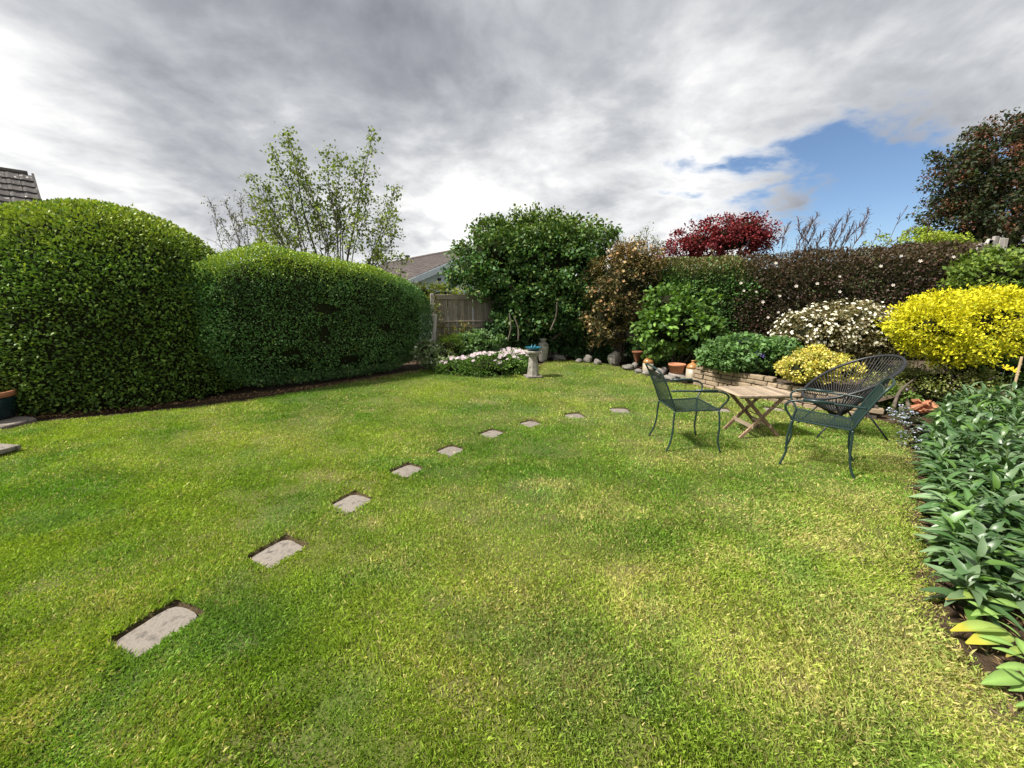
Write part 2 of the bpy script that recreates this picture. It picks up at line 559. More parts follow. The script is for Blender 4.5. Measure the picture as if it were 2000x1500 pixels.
def grass_col(x, y, n, jitter=True):
    d = dryness(x, y)
    g = vn(x, y, .8, 3, 4)
    blue = np.clip((vn(x, y, 2.2, 3, 5) - .52) * 3.5, 0, 1)
    deep = np.array([.12, .255, .022]); lime = np.array([.27, .38, .046]); bl = np.array([.15, .30, .08]); straw = np.array([.48, .45, .18])
    band = np.sin((x * .55 + y * .83) * 2 * np.pi / .85 + 1.2 * vn(x, y, .5, 2, 41))
    t = np.clip((g - .35) * 2.6 + .16 * band, 0, 1)[:, None]
    c = deep * (1 - t) + lime * t
    c = c * (1 - .55 * blue[:, None]) + bl * (.55 * blue[:, None])
    if jitter:
        pick = (RNG.random(n) < d * .55)[:, None]
        c = np.where(pick, straw * (.75 + .5 * RNG.random((n, 1))), c * (1 - .22 * d[:, None]) + straw * .42 * d[:, None])
        c = c * (.70 + .5 * RNG.random((n, 1))) * (.80 + .40 * vn(x, y, 5.5, 3, 51))[:, None]
    else:
        dd = d[:, None]
        th = vn(x, y, 14, 3, 61)[:, None]
        c = (c * .5 * (1 - dd) + straw * .42 * dd) * (.35 + .65 * th) + np.array([.11, .085, .045]) * (1.1 - th) * .9
    return c


# the turf as a height field: fine sheet with pits for the stones and a cut edge to the beds
step = .035
gx = np.arange(-8.6, 6.8, step); gy = np.arange(.5, 10.9, step)
GX, GY = np.meshgrid(gx, gy)
x_, y_ = GX.ravel(), GY.ravel()
inl = inside(x_, y_, LAWN)
ed = edge_dist(x_, y_, LAWN)
sd = np.where(inl, ed, -ed)
pd = pit(x_, y_, .018)
zv = .018 * (vn(x_, y_, .7, 2, 8) - .5) + .006 * (vn(x_, y_, 9, 2, 9) - .5)
zv = np.where(pd < .03, -.034 + np.clip(pd, 0, .03) * 1.0, zv)
zv = np.where(sd < .02, -.045 + .02 * vn(x_, y_, 12, 3, 3) + np.clip(sd + .02, 0, .04) * 1.0, zv)
soilc = np.array([.085, .058, .038])[None] * (.55 + .9 * vn(x_, y_, 25, 3, 7))[:, None]
gc = grass_col(x_, y_, len(x_), False)
thin = np.clip((sd - .02 - .16 * vn(x_, y_, 3, 3, 12)) / .10, 0, 1) * np.clip((pd - .01) / .04, 0, 1)
cc = gc * thin[:, None] + soilc * (1 - thin[:, None])
nxn, nyn = len(gx), len(gy)
I = (np.arange(nyn - 1)[:, None] * nxn + np.arange(nxn - 1)[None]).ravel()
Fg = np.stack([I, I + 1, I + nxn + 1, I + nxn], 1)
mm, n_ = mat_new('turf_and_soil')
a_ = n_.n('ShaderNodeAttribute', attribute_name='col').outputs['Color']
ps = n_.n('ShaderNodeTexCoord').outputs['Object']
f_ = n_.noise(ps, 90, 5, .7)
f2_ = n_.noise(ps, 22, 4, .6)
c_ = n_.mix(n_.ramp(f_, [(.35, (0, 0, 0)), (.7, (1, 1, 1))]), n_.mix(1.0, a_, (.6, .6, .6), 'MULTIPLY'), n_.mix(1.0, a_, (1.25, 1.25, 1.2), 'MULTIPLY'))
finish(mm, n_, c_, .95, n_.m('ADD', f_, f2_), .8, .02, spec=.1)
lawn = mesh('lawn', np.stack([x_, y_, zv], 1), Fg, mm, col=cc, smooth=True)
tag(lawn, kind='structure')

g = MB()
g.add([(-400, -300, -.12), (400, -300, -.12), (400, 900, -.12), (-400, 900, -.12)], [(0, 1, 2, 3)])
mm, n_ = mat_new('outer_ground')
ps = n_.n('ShaderNodeTexCoord').outputs['Object']
f_ = n_.noise(ps, .6, 8, .6)
finish(mm, n_, n_.ramp(f_, [(.35, (.05, .075, .02)), (.65, (.085, .11, .035))]), .95, n_.noise(ps, 9, 5), .5, .05)
tag(g.build('ground', mm), kind='structure')

# ---- grass blades
N = 4000000
d_ = 0.85 + (10.6 - .85) * RNG.random(N)
hw = 1.42 * d_ + .5
x_ = (RNG.random(N) * 2 - 1) * hw
dens = 76000 / (1 + (d_ / 1.6) ** 2)
need = dens * 2 * hw * (10.6 - .85) / N            # probability to keep for the wanted density
keep = RNG.random(N) < need
x_, y_ = x_[keep], d_[keep]
ok = inside(x_, y_, LAWN)
x_, y_ = x_[ok], y_[ok]
ed = edge_dist(x_, y_, LAWN)
ok = (pit(x_, y_, .018) > .000) & (ed > .02 + .16 * vn(x_, y_, 3, 3, 12) * RNG.random(len(x_)))
# thin, worn spots
thinp = vn(x_, y_, 9, 2, 15) * .6 + vn(x_, y_, 2.3, 2, 16) * .4
thinp = (thinp - .55) * 4
for (px, py, r_) in ((1780, 1180, .07), (1815, 1215, .06), (1850, 1250, .06), (1890, 1300, .06), (1440, 1250, .05), (1340, 1330, .05), (1230, 1420, .05), (1550, 1330, .05), (1290, 1120, .07), (1100, 1160, .05)):
    q_ = at(px, py)
    thinp = thinp + 1.1 * np.exp(-((x_ - q_.x) ** 2 + ((y_ - q_.y) * .8) ** 2) / (r_ * r_)) * (.4 + vn(x_, y_, 20, 2, 52))
ok &= RNG.random(len(x_)) > np.clip(thinp, 0, .62)
x_, y_ = x_[ok], y_[ok]
n = len(x_)
dist = np.hypot(x_, y_)
az = RNG.random(n) * 2 * np.pi
lean = .15 + .75 * RNG.random(n)
comb = vn(x_, y_, 1.3, 2, 22) * 8
az = np.where(RNG.random(n) < .22, comb, az)
h = (.012 + .015 * RNG.random(n)) * (.7 + .7 * vn(x_, y_, 3, 2, 11))
wd = (.0010 + .0008 * RNG.random(n)) * (1 + dist / 1.9)
z0 = .018 * (vn(x_, y_, .7, 2, 8) - .5) - .006
face = RNG.random(n) * 2 * np.pi
sx, sy = np.cos(face) * wd, np.sin(face) * wd
lx, ly = np.cos(az) * lean * h, np.sin(az) * lean * h
V = np.zeros((n, 4, 3))
V[:, 0] = np.stack([x_ - sx, y_ - sy, z0], 1)
V[:, 1] = np.stack([x_ + sx, y_ + sy, z0], 1)
V[:, 2] = np.stack([x_ + .7 * sx + lx * .5, y_ + .7 * sy + ly * .5, z0 + h * .68], 1)
V[:, 3] = np.stack([x_ + lx * 1.2, y_ + ly * 1.2, z0 + h * .95], 1)
cgr = np.repeat(grass_col(x_, y_, n), 4, 0)
gr = mesh('grass', V.reshape(-1, 3), np.arange(4 * n).reshape(-1, 4), M['blade'], col=cgr)
tag(gr, 'short mown lawn grass, lush green with straw coloured patches', 'grass', kind='stuff')


# raised bed soil behind the stone wall and the long bed of the right hand side
WALL = [at(1362, 748), at(1405, 758), at(1470, 770), at(1540, 784), at(1625, 799), at(1712, 811)]
WALLH = [.30, .32, .31, .29, .25, .16]
wl = spline(WALL, 6)
bed = MB()
top = [(p.x + .05, p.y + .06, .24 - .10 * i / len(wl)) for i, p in enumerate(wl)]
back = [(p.x * 1.0 + 3.2 + 1.5 * i / len(wl), p.y + 2.4, .30) for i, p in enumerate(wl)]
V = []; Fc = []
K = 10
for i in range(len(wl)):
    for k in range(K + 1):
        t = k / K
        a = Vector(top[i]).lerp(Vector(back[i]), t)
        V.append((a.x, a.y, a.z + .04 * float(vn(a.x, a.y, 3, 3, 2))))
for i in range(len(wl) - 1):
    for k in range(K):
        Fc.append((i * (K + 1) + k, i * (K + 1) + k + 1, (i + 1) * (K + 1) + k + 1, (i + 1) * (K + 1) + k))
tag(mesh('soil_bed', V, Fc, M['soil'], smooth=True), kind='structure')

# ================================================================== stepping stones
SL = ['large pinkish stepping stone nearest the camera, with one round lichen spot', 'second stepping stone from the camera, rounded pale slab in a dark turf pit',
      'third stepping stone from the camera, lichened slab in a deep soil pit', 'fourth stepping stone from the camera, grey slab with dark pit on its far left',
      'fifth stepping stone from the camera, small pale slab in the lawn', 'sixth stepping stone from the camera, just before the row bends right',
      'seventh stepping stone from the camera, at the bend of the row', 'eighth stepping stone from the camera, thin sliver of stone right of the bend',
      'ninth stepping stone from the camera, left of the left green chair', 'tenth stepping stone, showing between left green chair and wooden table',
      'last stepping stone, showing between wooden table and right green chair']


def slab(lx, ly, th, seed):
    r = random.Random(seed)
    n = 28
    ring = []
    for k in range(n):
        a = 2 * math.pi * k / n
        c, s_ = math.cos(a), math.sin(a)
        q = (abs(c) ** 5.0 + abs(s_) ** 5.0) ** (-1 / 5.0)
        q *= 1 + r.uniform(-.03, .022)
        ring.append((c * q * lx / 2, s_ * q * ly / 2))
    V = []; Fc = []
    for (sc, z) in ((.99, -th), (1.0, -.012), (.975, 0)):
        V += [(x * sc, y * sc, z) for x, y in ring]
    V += [(x * .6, y * .6, .002) for x, y in ring] + [(0, 0, .003)]
    for l in range(3):
        for k in range(n):
            k2 = (k + 1) % n
            Fc.append((l * n + k, l * n + k2, (l + 1) * n + k2, (l + 1) * n + k))
    for k in range(n):
        Fc.append((3 * n + k, 3 * n + (k + 1) % n, 4 * n))
    return V, Fc


for i, (x, y, lx, ly, a) in enumerate(st_w):
    V, Fc = slab(lx, ly, .05, i)
    o = mesh('stepping_stone', V, Fc, M['slab'])
    o.location = (x, y, -.013 - .003 * (i % 2))
    o.rotation_euler = (R(random.uniform(-1, 1)), R(random.uniform(-1, 1)), a)
    tag(o, SL[i], 'stepping stone', 'stepping stones curving across the lawn')

# ================================================================== foliage tools
def rnd_dirs(n):
    v = RNG.normal(size=(n, 3))
    return v / np.linalg.norm(v, axis=1, keepdims=True)


def nrm(v):
    return v / (np.linalg.norm(v, axis=1, keepdims=True) + 1e-9)


def leaf_quads(P, D, L, Wd, fold=.25):
    """P bases, D axis (unit), L length array, Wd half width array"""
    n = len(P)
    S_ = nrm(np.cross(D, rnd_dirs(n) * .9 + np.array([0, 0, 1.0])))
    Nn = nrm(np.cross(S_, D))
    L = L[:, None]; Wd = Wd[:, None]
    V = np.zeros((n, 4, 3))
    V[:, 0] = P
    V[:, 1] = P + D * L * .45 + S_ * Wd + Nn * Wd * fold
    V[:, 2] = P + D * L
    V[:, 3] = P + D * L * .45 - S_ * Wd + Nn * Wd * fold
    return V.reshape(-1, 3), np.arange(4 * n).reshape(-1, 4)


def pal(n, cols, wts=None, var=.3, cl=None):
    cols = np.array(cols, float)
    i = RNG.choice(len(cols), n, p=wts)
    c = cols[i] * (1 + var * (RNG.random((n, 1)) * 2 - 1))
    return c


def shell_hedge(half, p, n, depth=.14, bump=.05, seed=1):
    """random points in the outer shell of a super-ellipsoid; returns local points, normals"""
    a = np.array(half)
    out = []; nr = []
    tot = 0
    while tot < n:
        q = (RNG.random((n * 4, 3)) * 2 - 1) * a * 1.08
        s_ = 1 + bump * 2 * (vn(q[:, 0] + q[:, 2] * .6, q[:, 1] + q[:, 2], 1.6, 3, seed) - .5)
        s_ = s_ * (1 - .0)
        f = (np.abs(q / a / s_[:, None]) ** p).sum(1) ** (1 / p)
        rr = np.minimum.reduce(a)
        k = (f < 1) & (f > 1 - depth / rr)
        # favour the very outside
        k &= RNG.random(len(q)) < np.clip((f - (1 - depth / rr)) / (depth / rr), .15, 1)
        q = q[k]; 
        g_ = np.sign(q) * np.abs(q / a) ** (p - 1) / a
        out.append(q); nr.append(nrm(g_)); tot += len(q)
    return np.concatenate(out)[:n], np.concatenate(nr)[:n]


def rotz(v, a):
    c, s_ = math.cos(a), math.sin(a)
    return np.stack([v[:, 0] * c - v[:, 1] * s_, v[:, 0] * s_ + v[:, 1] * c, v[:, 2]], 1)


def core_mesh(name, half, p, root, bump=.05, seed=1, scale=.93, mat=None, loc=(0, 0, 0)):  # solid body added inside a crown: blocks light, its dark colour is painted shade
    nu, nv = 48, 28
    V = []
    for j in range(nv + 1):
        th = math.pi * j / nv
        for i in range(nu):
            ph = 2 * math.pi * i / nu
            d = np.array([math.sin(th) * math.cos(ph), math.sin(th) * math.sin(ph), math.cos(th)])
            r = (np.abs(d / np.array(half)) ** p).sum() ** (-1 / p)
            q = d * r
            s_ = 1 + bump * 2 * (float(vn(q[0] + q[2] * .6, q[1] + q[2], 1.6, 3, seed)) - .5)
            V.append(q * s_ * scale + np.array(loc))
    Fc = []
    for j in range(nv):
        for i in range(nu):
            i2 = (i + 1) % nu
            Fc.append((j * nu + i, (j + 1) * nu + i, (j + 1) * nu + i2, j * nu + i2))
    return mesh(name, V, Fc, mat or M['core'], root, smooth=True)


def hedge(name, label, cat, loc, rz, half, p, n, L, cols, wts, topcol=None, holes=(), depth=.14, bump=.05, seed=1, mat='leaf_gloss', aspect=.32, group=None, core=.93, taper=None, shoots=None):
    """loc = centre of the base"""
    root = thing(name, label, cat, loc, rz, group)
    zb = loc[2]
    P, Nn = shell_hedge(half, p, n, depth, bump, seed)
    if taper: P[:, 2] = (P[:, 2] + half[2]) * (taper[0] + (taper[1] - taper[0]) * np.clip(P[:, 0] / half[0] * .5 + .5, 0, 1)) - half[2]
    wn = rotz(Nn, rz)
    wp = rotz(P, rz) + np.array([loc[0], loc[1], half[2] + loc[2]])
    tocam = nrm(np.array([0, 0, CH]) - wp)
    vis = ((wn * tocam).sum(1) > -.45) & (wp[:, 2] > .02)
    for (hp, hr) in holes:
        q = (np.linalg.norm((wp - np.array(hp)) / np.array(hr), axis=1) + .5 * (vn(wp[:, 0] * 1.3, wp[:, 2], 7, 2, 4) - .5))
        vis &= ~((q < 1) & (RNG.random(len(q)) < .97))
    P, Nn = P[vis], Nn[vis]
    m = len(P)
    D = nrm(Nn * .7 + rnd_dirs(m) * .8 + np.array([0, 0, .25]))
    l = L * (.65 + .7 * RNG.random(m))
    V, Fc = leaf_quads(P + np.array([0, 0, half[2]]), D, l, l * aspect)
    c = pal(m, cols, wts, .3)
    patch = vn(P[:, 0] * 1.2 + P[:, 1], P[:, 2] * 1.4, 2.5, 4, seed + 3)
    c = c * (.5 + 1.0 * patch)[:, None]
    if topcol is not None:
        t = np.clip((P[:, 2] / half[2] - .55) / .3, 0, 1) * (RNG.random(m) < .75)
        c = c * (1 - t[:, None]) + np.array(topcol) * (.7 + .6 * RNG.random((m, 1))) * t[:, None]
    mesh('foliage', V, Fc, M[mat], root, col=np.repeat(c, 4, 0))
    co = core_mesh('shade_core', half, p, root, bump, seed, core, loc=(0, 0, half[2]))  # dark filler added behind the leaves, no real branches
    if taper:
        for v in co.data.vertices:
            v.co.z *= taper[0] + (taper[1] - taper[0]) * min(1, max(0, v.co.x / half[0] * .5 + .5))
    # stray shoots standing proud of the clipped face
    sn, slen = shoots or (260, .07)
    k = RNG.choice(m, sn)
    SP = []; SD = []
    for q_ in k:
        if Nn[q_][2] < .2 and random.random() < .75: continue
        dd = nrm((Nn[q_] + np.array([0, 0, .7]) + RNG.normal(size=3) * .3)[None])[0]
        ll = random.uniform(.03, slen * 1.6)
        for t in range(7):
            SP.append(P[q_] + np.array([0, 0, half[2]]) + dd * ll * t / 6); SD.append(dd * .5 + RNG.normal(size=3) * .6)
    SP = np.array(SP); SD = nrm(np.array(SD)); l = L * (.5 + .5 * RNG.random(len(SP)))
    V, Fc = leaf_quads(SP, SD, l, l * aspect)
    o = mesh('shoots', V, Fc, M[mat], root, col=np.repeat(pal(len(SP), [topcol if topcol is not None else cols[0]], None, .3), 4, 0)); o['kind'] = 'stuff'
    return root


def crown_points(ells, ncl, per, cr, shell=(.55, 1.0), bottom=None):
    """cluster centres in the union of ellipsoids -> leaf bases and outward directions"""
    vol = np.array([e[1][0] * e[1][1] * e[1][2] for e in ells]) ** (2 / 3)
    vol = vol / vol.sum()
    C = []; O = []
    for (c, r), w_ in zip(ells, vol):
        k = max(3, int(ncl * w_))
        d = rnd_dirs(k)
        rad = shell[0] + (shell[1] - shell[0]) * RNG.random(k) ** .6
        pts = np.array(c) + d * np.array(r) * rad[:, None]
        C.append(pts); O.append(nrm(d / np.array(r)))
    C = np.concatenate(C); O = np.concatenate(O)
    P = np.repeat(C, per, 0) + nrm(RNG.normal(size=(len(C) * per, 3))) * (cr * RNG.random((len(C) * per, 1)) ** .5) * np.array([1, 1, .75])
    OO = np.repeat(O, per, 0)
    tint = np.repeat(RNG.random(len(C)), per)
    return P, OO, tint, C


def shrub(name, label, cat, ells, ncl, per, cr, L, cols, wts=None, aspect=.32, base=None, nst=7, mat='leaf', droop=.0, out=.6, var=.3, shell=(.55, 1.0),
          core=.7, top=None, flowers=None, stem_mat='bark', stem_r=.03, group=None, leaf_parts=0, zmin=.02, tipcol=None):
    c0 = Vector(ells[0][0]) if base is None else Vector(base)
    base = Vector((c0.x, c0.y, 0 if base is None else base[2]))
    root = thing(name, label, cat, base, 0, group)
    ells = [((c[0] - base.x, c[1] - base.y, c[2] - base.z), r) for c, r in ells]
    P, O, tint, C = crown_points(ells, ncl, per, cr, shell)
    k = P[:, 2] > zmin
    P, O, tint = P[k], O[k], tint[k]
    n = len(P)
    D = nrm(O * out + rnd_dirs(n) * .8 + np.array([0, 0, -droop]))
    l = L * (.65 + .7 * RNG.random(n))
    c = pal(n, cols, wts, var) * (.75 + .5 * tint)[:, None]
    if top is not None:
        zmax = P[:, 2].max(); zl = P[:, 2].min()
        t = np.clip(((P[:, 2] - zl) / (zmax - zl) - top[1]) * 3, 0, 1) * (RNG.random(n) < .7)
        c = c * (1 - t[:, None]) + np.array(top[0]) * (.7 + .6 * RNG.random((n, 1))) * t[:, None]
    if leaf_parts:
        # the leaves that show largest are parts of their own, the rest one mass
        tocam = nrm(np.array([0, 0, CH]) - (P + np.array(base)))
        score = (O * tocam).sum(1) + RNG.random(n) * .35 + (np.linalg.norm(P, axis=1) * .1)
        order = np.argsort(-score)
        sel = order[:leaf_parts]; rest = order[leaf_parts:]
        leaf_objects(root, P[sel], D[sel], l[sel] * 1.1, c[sel], aspect, mat)
        V, Fc = leaf_quads(P[rest], D[rest], l[rest], l[rest] * aspect)
        o = mesh('foliage', V, Fc, M[mat], root, col=np.repeat(c[rest], 4, 0))
        o['kind'] = 'stuff'
    else:
        V, Fc = leaf_quads(P, D, l, l * aspect)
        mesh('foliage', V, Fc, M[mat], root, col=np.repeat(c, 4, 0))
    # stems
    mb = MB()
    for i in range(nst):
        t = Vector(C[random.randrange(len(C))])
        b0 = Vector((random.uniform(-.12, .12), random.uniform(-.1, .1), 0))
        m1 = b0.lerp(t, .45) + Vector((random.uniform(-.12, .12), random.uniform(-.12, .12), .15 * t.z))
        pts = spline([b0, m1, t], 5)
        mb.tube(pts, [stem_r * (1 - .8 * j / len(pts)) for j in range(len(pts))], 6)
    if nst: mb.build('stem' if stem_r < .04 else 'trunk', M[stem_mat], root, smooth=True)
    if core:
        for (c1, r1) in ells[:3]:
            core_mesh('shade_core', r1, 2.2, root, .10, 3, core * .8, loc=c1)  # the same shade-coloured filler inside each lobe
    if flowers:
        nf, fl, fcols, off = flowers
        i = RNG.choice(n, nf)
        FP = P[i] + O[i] * off
        nn = []
        VV = []; FF = []; CC = []
        for q, o_, cc_ in zip(FP, O[i], pal(nf, fcols, None, .12)):
            # small five petalled bloom facing outwards and up
            ax = Vector(o_ + np.array([0, -.25, .35]) + RNG.normal(size=3) * .35).normalized()
            u = ax.orthogonal().normalized(); v_ = ax.cross(u)
            s_ = fl * random.uniform(.7, 1.25)
            b0 = len(VV)
            VV.append(Vector(q))
            for t in range(10):
                a = math.pi * 2 * t / 10
                r_ = s_ * (1 if t % 2 else .55)
                VV.append(Vector(q) + (u * math.cos(a) + v_ * math.sin(a)) * r_ + ax * s_ * .25)
            FF += [(b0, b0 + 1 + t, b0 + 1 + (t + 1) % 10) for t in range(10)]
            CC += [cc_] * 11
        o = mesh('blossom', VV, np.array(FF), M['petal'], root, col=np.array(CC))
        o['kind'] = 'stuff'
    return root


_leafcache = {}


def leaf_mesh(aspect, mat, variant, col, seg=5, curl=.35):
    """a long leaf with a midrib fold and a curve, unit length, shared by many objects"""
    key = (round(aspect, 3), mat, variant, round(curl, 2), tuple(np.round(col, 3)))
    if key in _leafcache: return _leafcache[key]
    V = []; Fc = []
    for i in range(seg + 1):
        t = i / seg
        wv = aspect * (math.sin(math.pi * min(1, t * .93 + .045)) ** .75) * (1.15 - .35 * t)
        z = curl * (.45 * t - .75 * t * t)
        ang = .35
        V += [(t, -wv, z + wv * ang), (t, 0, z), (t, wv, z + wv * ang)]
    for i in range(seg):
        for s_ in (0, 1):
            a = i * 3 + s_
            Fc.append((a, a + 3, a + 4, a + 1))
    me = bpy.data.meshes.new('leaf')
    me.from_pydata(V, [], Fc)
    at_ = me.attributes.new('col', 'FLOAT_COLOR', 'POINT')
    cc_ = np.ones((len(V), 4), np.float32)
    cc_[:, :3] = col
    rib = np.arange(len(V)) % 3 == 1
    cc_[rib, :3] *= 1.6
    at_.data.foreach_set('color', cc_.ravel())
    me.polygons.foreach_set('use_smooth', np.ones(len(me.polygons), bool))
    me.materials.append(M[mat])
    _leafcache[key] = me
    return me


def frame(D, roll=0.0):
    x = Vector(D).normalized()
    up = Vector((0, 0, 1))
    y = up.cross(x)
    y = y.normalized() if y.length > 1e-3 else Vector((0, 1, 0))
    z = x.cross(y)
    m = Matrix((x, y, z)).transposed()
    return m @ Matrix.Rotation(roll, 3, 'X')


def leaf_objects(root, P, D, L, Cc, aspect, mat, curl=.35):
    # a handful of colour variants so that meshes are shared
    k = 8
    idx = np.argsort(Cc.sum(1))
    groups = np.array_split(idx, k)
    for gi, g_ in enumerate(groups):
        if len(g_) == 0: continue
        me = leaf_mesh(aspect, mat, gi, Cc[g_].mean(0), curl=curl)
        for j in g_:
            o = bpy.data.objects.new('leaf', me)
            COL.objects.link(o)
            o.parent = root
            m3 = frame(D[j], random.uniform(-.5, .5)) * float(L[j])
            m4 = m3.to_4x4(); m4.translation = Vector(P[j])
            o.matrix_local = m4


def branchy(name, label, cat, base, limbs, leaf, cols, wts=None, r0=.045, twigs=9, twl=.55, per=10, mat='leaf', L=.06, droop=.6, group=None, barkm='bark', up=.25, spread=.09):
    """limbs: list of (start offset from base, tip point) in world space; makes trunk, limbs, twigs, leaves"""
    base = Vector(base)
    root = thing(name, label, cat, base, 0, group)
    mb = MB(); LP = []
    tw = MB()
    for (s_, tip, wgt) in limbs:
        s_ = Vector(s_) - base; tip = Vector(tip) - base
        jl = min(1, (tip - s_).length / 2.6)
        mid = s_.lerp(tip, .5) + Vector((random.uniform(-.15, .15), random.uniform(-.15, .15), random.uniform(.0, .2))) * jl
        q3 = s_.lerp(tip, .78) + Vector((random.uniform(-.1, .1), random.uniform(-.1, .1), random.uniform(-.05, .12))) * jl
        pts = spline([s_, mid, q3, tip], 6)
        ln = (tip - s_).length
        rr = [max(.005, r0 * wgt * (1 - .9 * j / (len(pts) - 1))) for j in range(len(pts))]
        mb.tube(pts, rr, 6)
        nt_ = int(twigs * ln / 2.2)
        for k in range(nt_):
            t = .25 + .75 * (k + random.random()) / nt_
            j = min(len(pts) - 2, int(t * (len(pts) - 1)))
            o = pts[j].lerp(pts[j + 1], t * (len(pts) - 1) - j)
            ax = (pts[j + 1] - pts[j]).normalized()
            a = random.uniform(0, 2 * math.pi)
            u = ax.orthogonal().normalized()
            sd_ = (u * math.cos(a) + ax.cross(u) * math.sin(a))
            dr = (ax * .8 + sd_ * .8 + Vector((0, 0, up))).normalized()
            tl = twl * (1.1 - .65 * t) * random.uniform(.6, 1.2)
            e1 = o + dr * tl * .5 + Vector((0, 0, .03)); e2 = o + dr * tl + Vector((random.uniform(-.05, .05), 0, -.06 * droop))
            tp = spline([o, e1, e2], 3)
            tw.tube(tp, [.007 * (1 - .7 * q / (len(tp) - 1)) for q in range(len(tp))], 4)
            for q in range(per):
                f = .25 + .8 * random.random()
                c = o.lerp(e2, min(f, 1)) + Vector((random.gauss(0, spread), random.gauss(0, spread), random.gauss(0, spread * .8)))
                LP.append(c)
        for q in range(per):
            LP.append(tip + Vector((random.gauss(0, .1), random.gauss(0, .1), random.gauss(0, .1))))
    mb.build('trunk', M[barkm], root, smooth=True)
    if tw.V: tag(tw.build('twigs', M[barkm], root), kind='stuff')
    if leaf:
        P = np.array([tuple(p) for p in LP]); n = len(P)
        D = nrm(rnd_dirs(n) + np.array([0, 0, -droop]))
        l = L * (.6 + .8 * RNG.random(n))
        V, Fc = leaf_quads(P, D, l, l * .33)
        mesh('crown', V, Fc, M[mat], root, col=np.repeat(pal(n, cols, wts, .3), 4, 0))
    return root


# ================================================================== hedges on the left
dome_c = (-6.52, 6.5, -1.17)
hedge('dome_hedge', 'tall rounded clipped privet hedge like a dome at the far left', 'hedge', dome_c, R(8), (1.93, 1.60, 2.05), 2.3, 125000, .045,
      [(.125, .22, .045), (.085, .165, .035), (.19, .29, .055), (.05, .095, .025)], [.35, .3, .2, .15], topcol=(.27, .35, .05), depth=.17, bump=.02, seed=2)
A = Vector((-4.42, 5.72, 0)); B = Vector((-1.58, 9.0, 0))
dr = (B - A).normalized(); nn_ = Vector((dr.y, -dr.x, 0))
ctr = (A + B) / 2 - nn_ * .72 + Vector((0, 0, 0))
hz_ = math.atan2(dr.y, dr.x)
hh = (B - A).length / 2 + .12
hp = [(at(0, 0, 0), None)]


def onhedge(px, py, off=.0):
    """where a sight line meets the front face of the long hedge"""
    x, f, u = ray(px, py)
    d3 = Vector((x, f, u)); o = Vector((0, 0, CH))
    p0 = A + nn_ * off
    t = (p0 - o).dot(nn_) / d3.dot(nn_)
    return o + d3 * t


holes = []
for (px, py, a, b_) in ((640, 606, .16, .07), (625, 600, .10, .05), (632, 655, .06, .13), (690, 705, .22, .08), (750, 640, .10, .07), (570, 690, .16, .05), (450, 690, .22, .05), (580, 715, .2, .05), (740, 710, .2, .05), (510, 735, .2, .05)):
    p = onhedge(px, py)
    holes.append((tuple(p), (a * 1.1, max(a * 1.1, .25), b_ * 1.1)))
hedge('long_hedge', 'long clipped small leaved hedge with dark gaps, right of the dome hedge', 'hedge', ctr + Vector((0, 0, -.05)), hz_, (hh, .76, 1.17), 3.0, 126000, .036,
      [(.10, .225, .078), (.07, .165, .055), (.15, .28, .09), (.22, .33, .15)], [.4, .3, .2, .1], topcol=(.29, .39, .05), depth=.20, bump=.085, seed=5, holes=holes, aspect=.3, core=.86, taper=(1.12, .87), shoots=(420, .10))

# ================================================================== far left house with tiled roof
def tiled_roof(root, org, uax, vax, nu, nv, tw_, th_, mat, thick=.03, jit=.006, skip=None):
    """overlapping tiles; org = lower left corner, uax along the eave, vax up the slope"""
    uax = Vector(uax).normalized(); vax = Vector(vax).normalized(); nax = uax.cross(vax).normalized()
    rot = Matrix((uax, vax, nax)).transposed()
    me = None
    par = MB()
    # a slightly rolled tile, 20 faces
    V = []; Fc = []
    prof = [(-.5, .0), (-.25, .35), (0, .15), (.25, 0), (.5, .12)]
    for yy in (-.02, 1.12):
        for (a, h_) in prof: V.append((a * tw_ * .97, yy * th_, h_ * thick * 1.2 + (thick if yy < 0 else 0)))
    for (a, h_) in prof: V.append((a * tw_ * .97, -.02 * th_, h_ * thick * 1.2))
    for k in range(4):
        Fc.append((k, k + 1, 5 + k + 1, 5 + k)); Fc.append((10 + k, 10 + k + 1, k + 1, k))
    Fc.append((0, 5, 10)); Fc.append((4, 14, 9))
    me = bpy.data.meshes.new('tile'); me.from_pydata(V, [], Fc); me.materials.append(mat)
    for j in range(nv):
        for i in range(nu):
            if skip and skip(i, j): continue
            p = Vector(org) + uax * (i + .5) * tw_ + vax * j * th_ + nax * (.02 + random.uniform(0, jit))
            o = bpy.data.objects.new('tile', me); COL.objects.link(o); o.parent = root
            m4 = (rot @ Matrix.Rotation(random.uniform(-.015, .015), 3, 'Z')).to_4x4(); m4.translation = p
            o.matrix_local = m4


hb = atd(56, 338, 13.0)     # right end of the ridge
hroot = thing('neighbour_house', 'house with lichened grey tiled roof rising above the dome hedge', 'house', (hb.x, hb.y, 0), R(50))
rz_ = hb.z
eave = Vector((.12, -3.0, 2.55))        # local, lower right corner
mb = MB()
mb.add([(-7, -3.0, 2.5), (.05, -3.0, 2.5), (-.05, 0, rz_ - .06), (-7, 0, rz_ - .06), (-7, 3, 2.5), (.05, 3, 2.5)], [(0, 1, 2, 3), (3, 2, 5, 4)])
mb.build('roof', M['dark'], hroot)
mb = MB(); mb.box((-3.6, 0, 1.2), (6.8, 5.4, 2.6))
mb.add([(-.25, -2.7, 2.5), (-.25, 2.7, 2.5), (-.25, 0, rz_ - .3)], [(0, 1, 2)])
mb.build('wall', M['wallstone'], hroot)
sl_len = math.hypot(3.0, rz_ - .06 - 2.5)
nrow = int(sl_len / .30)
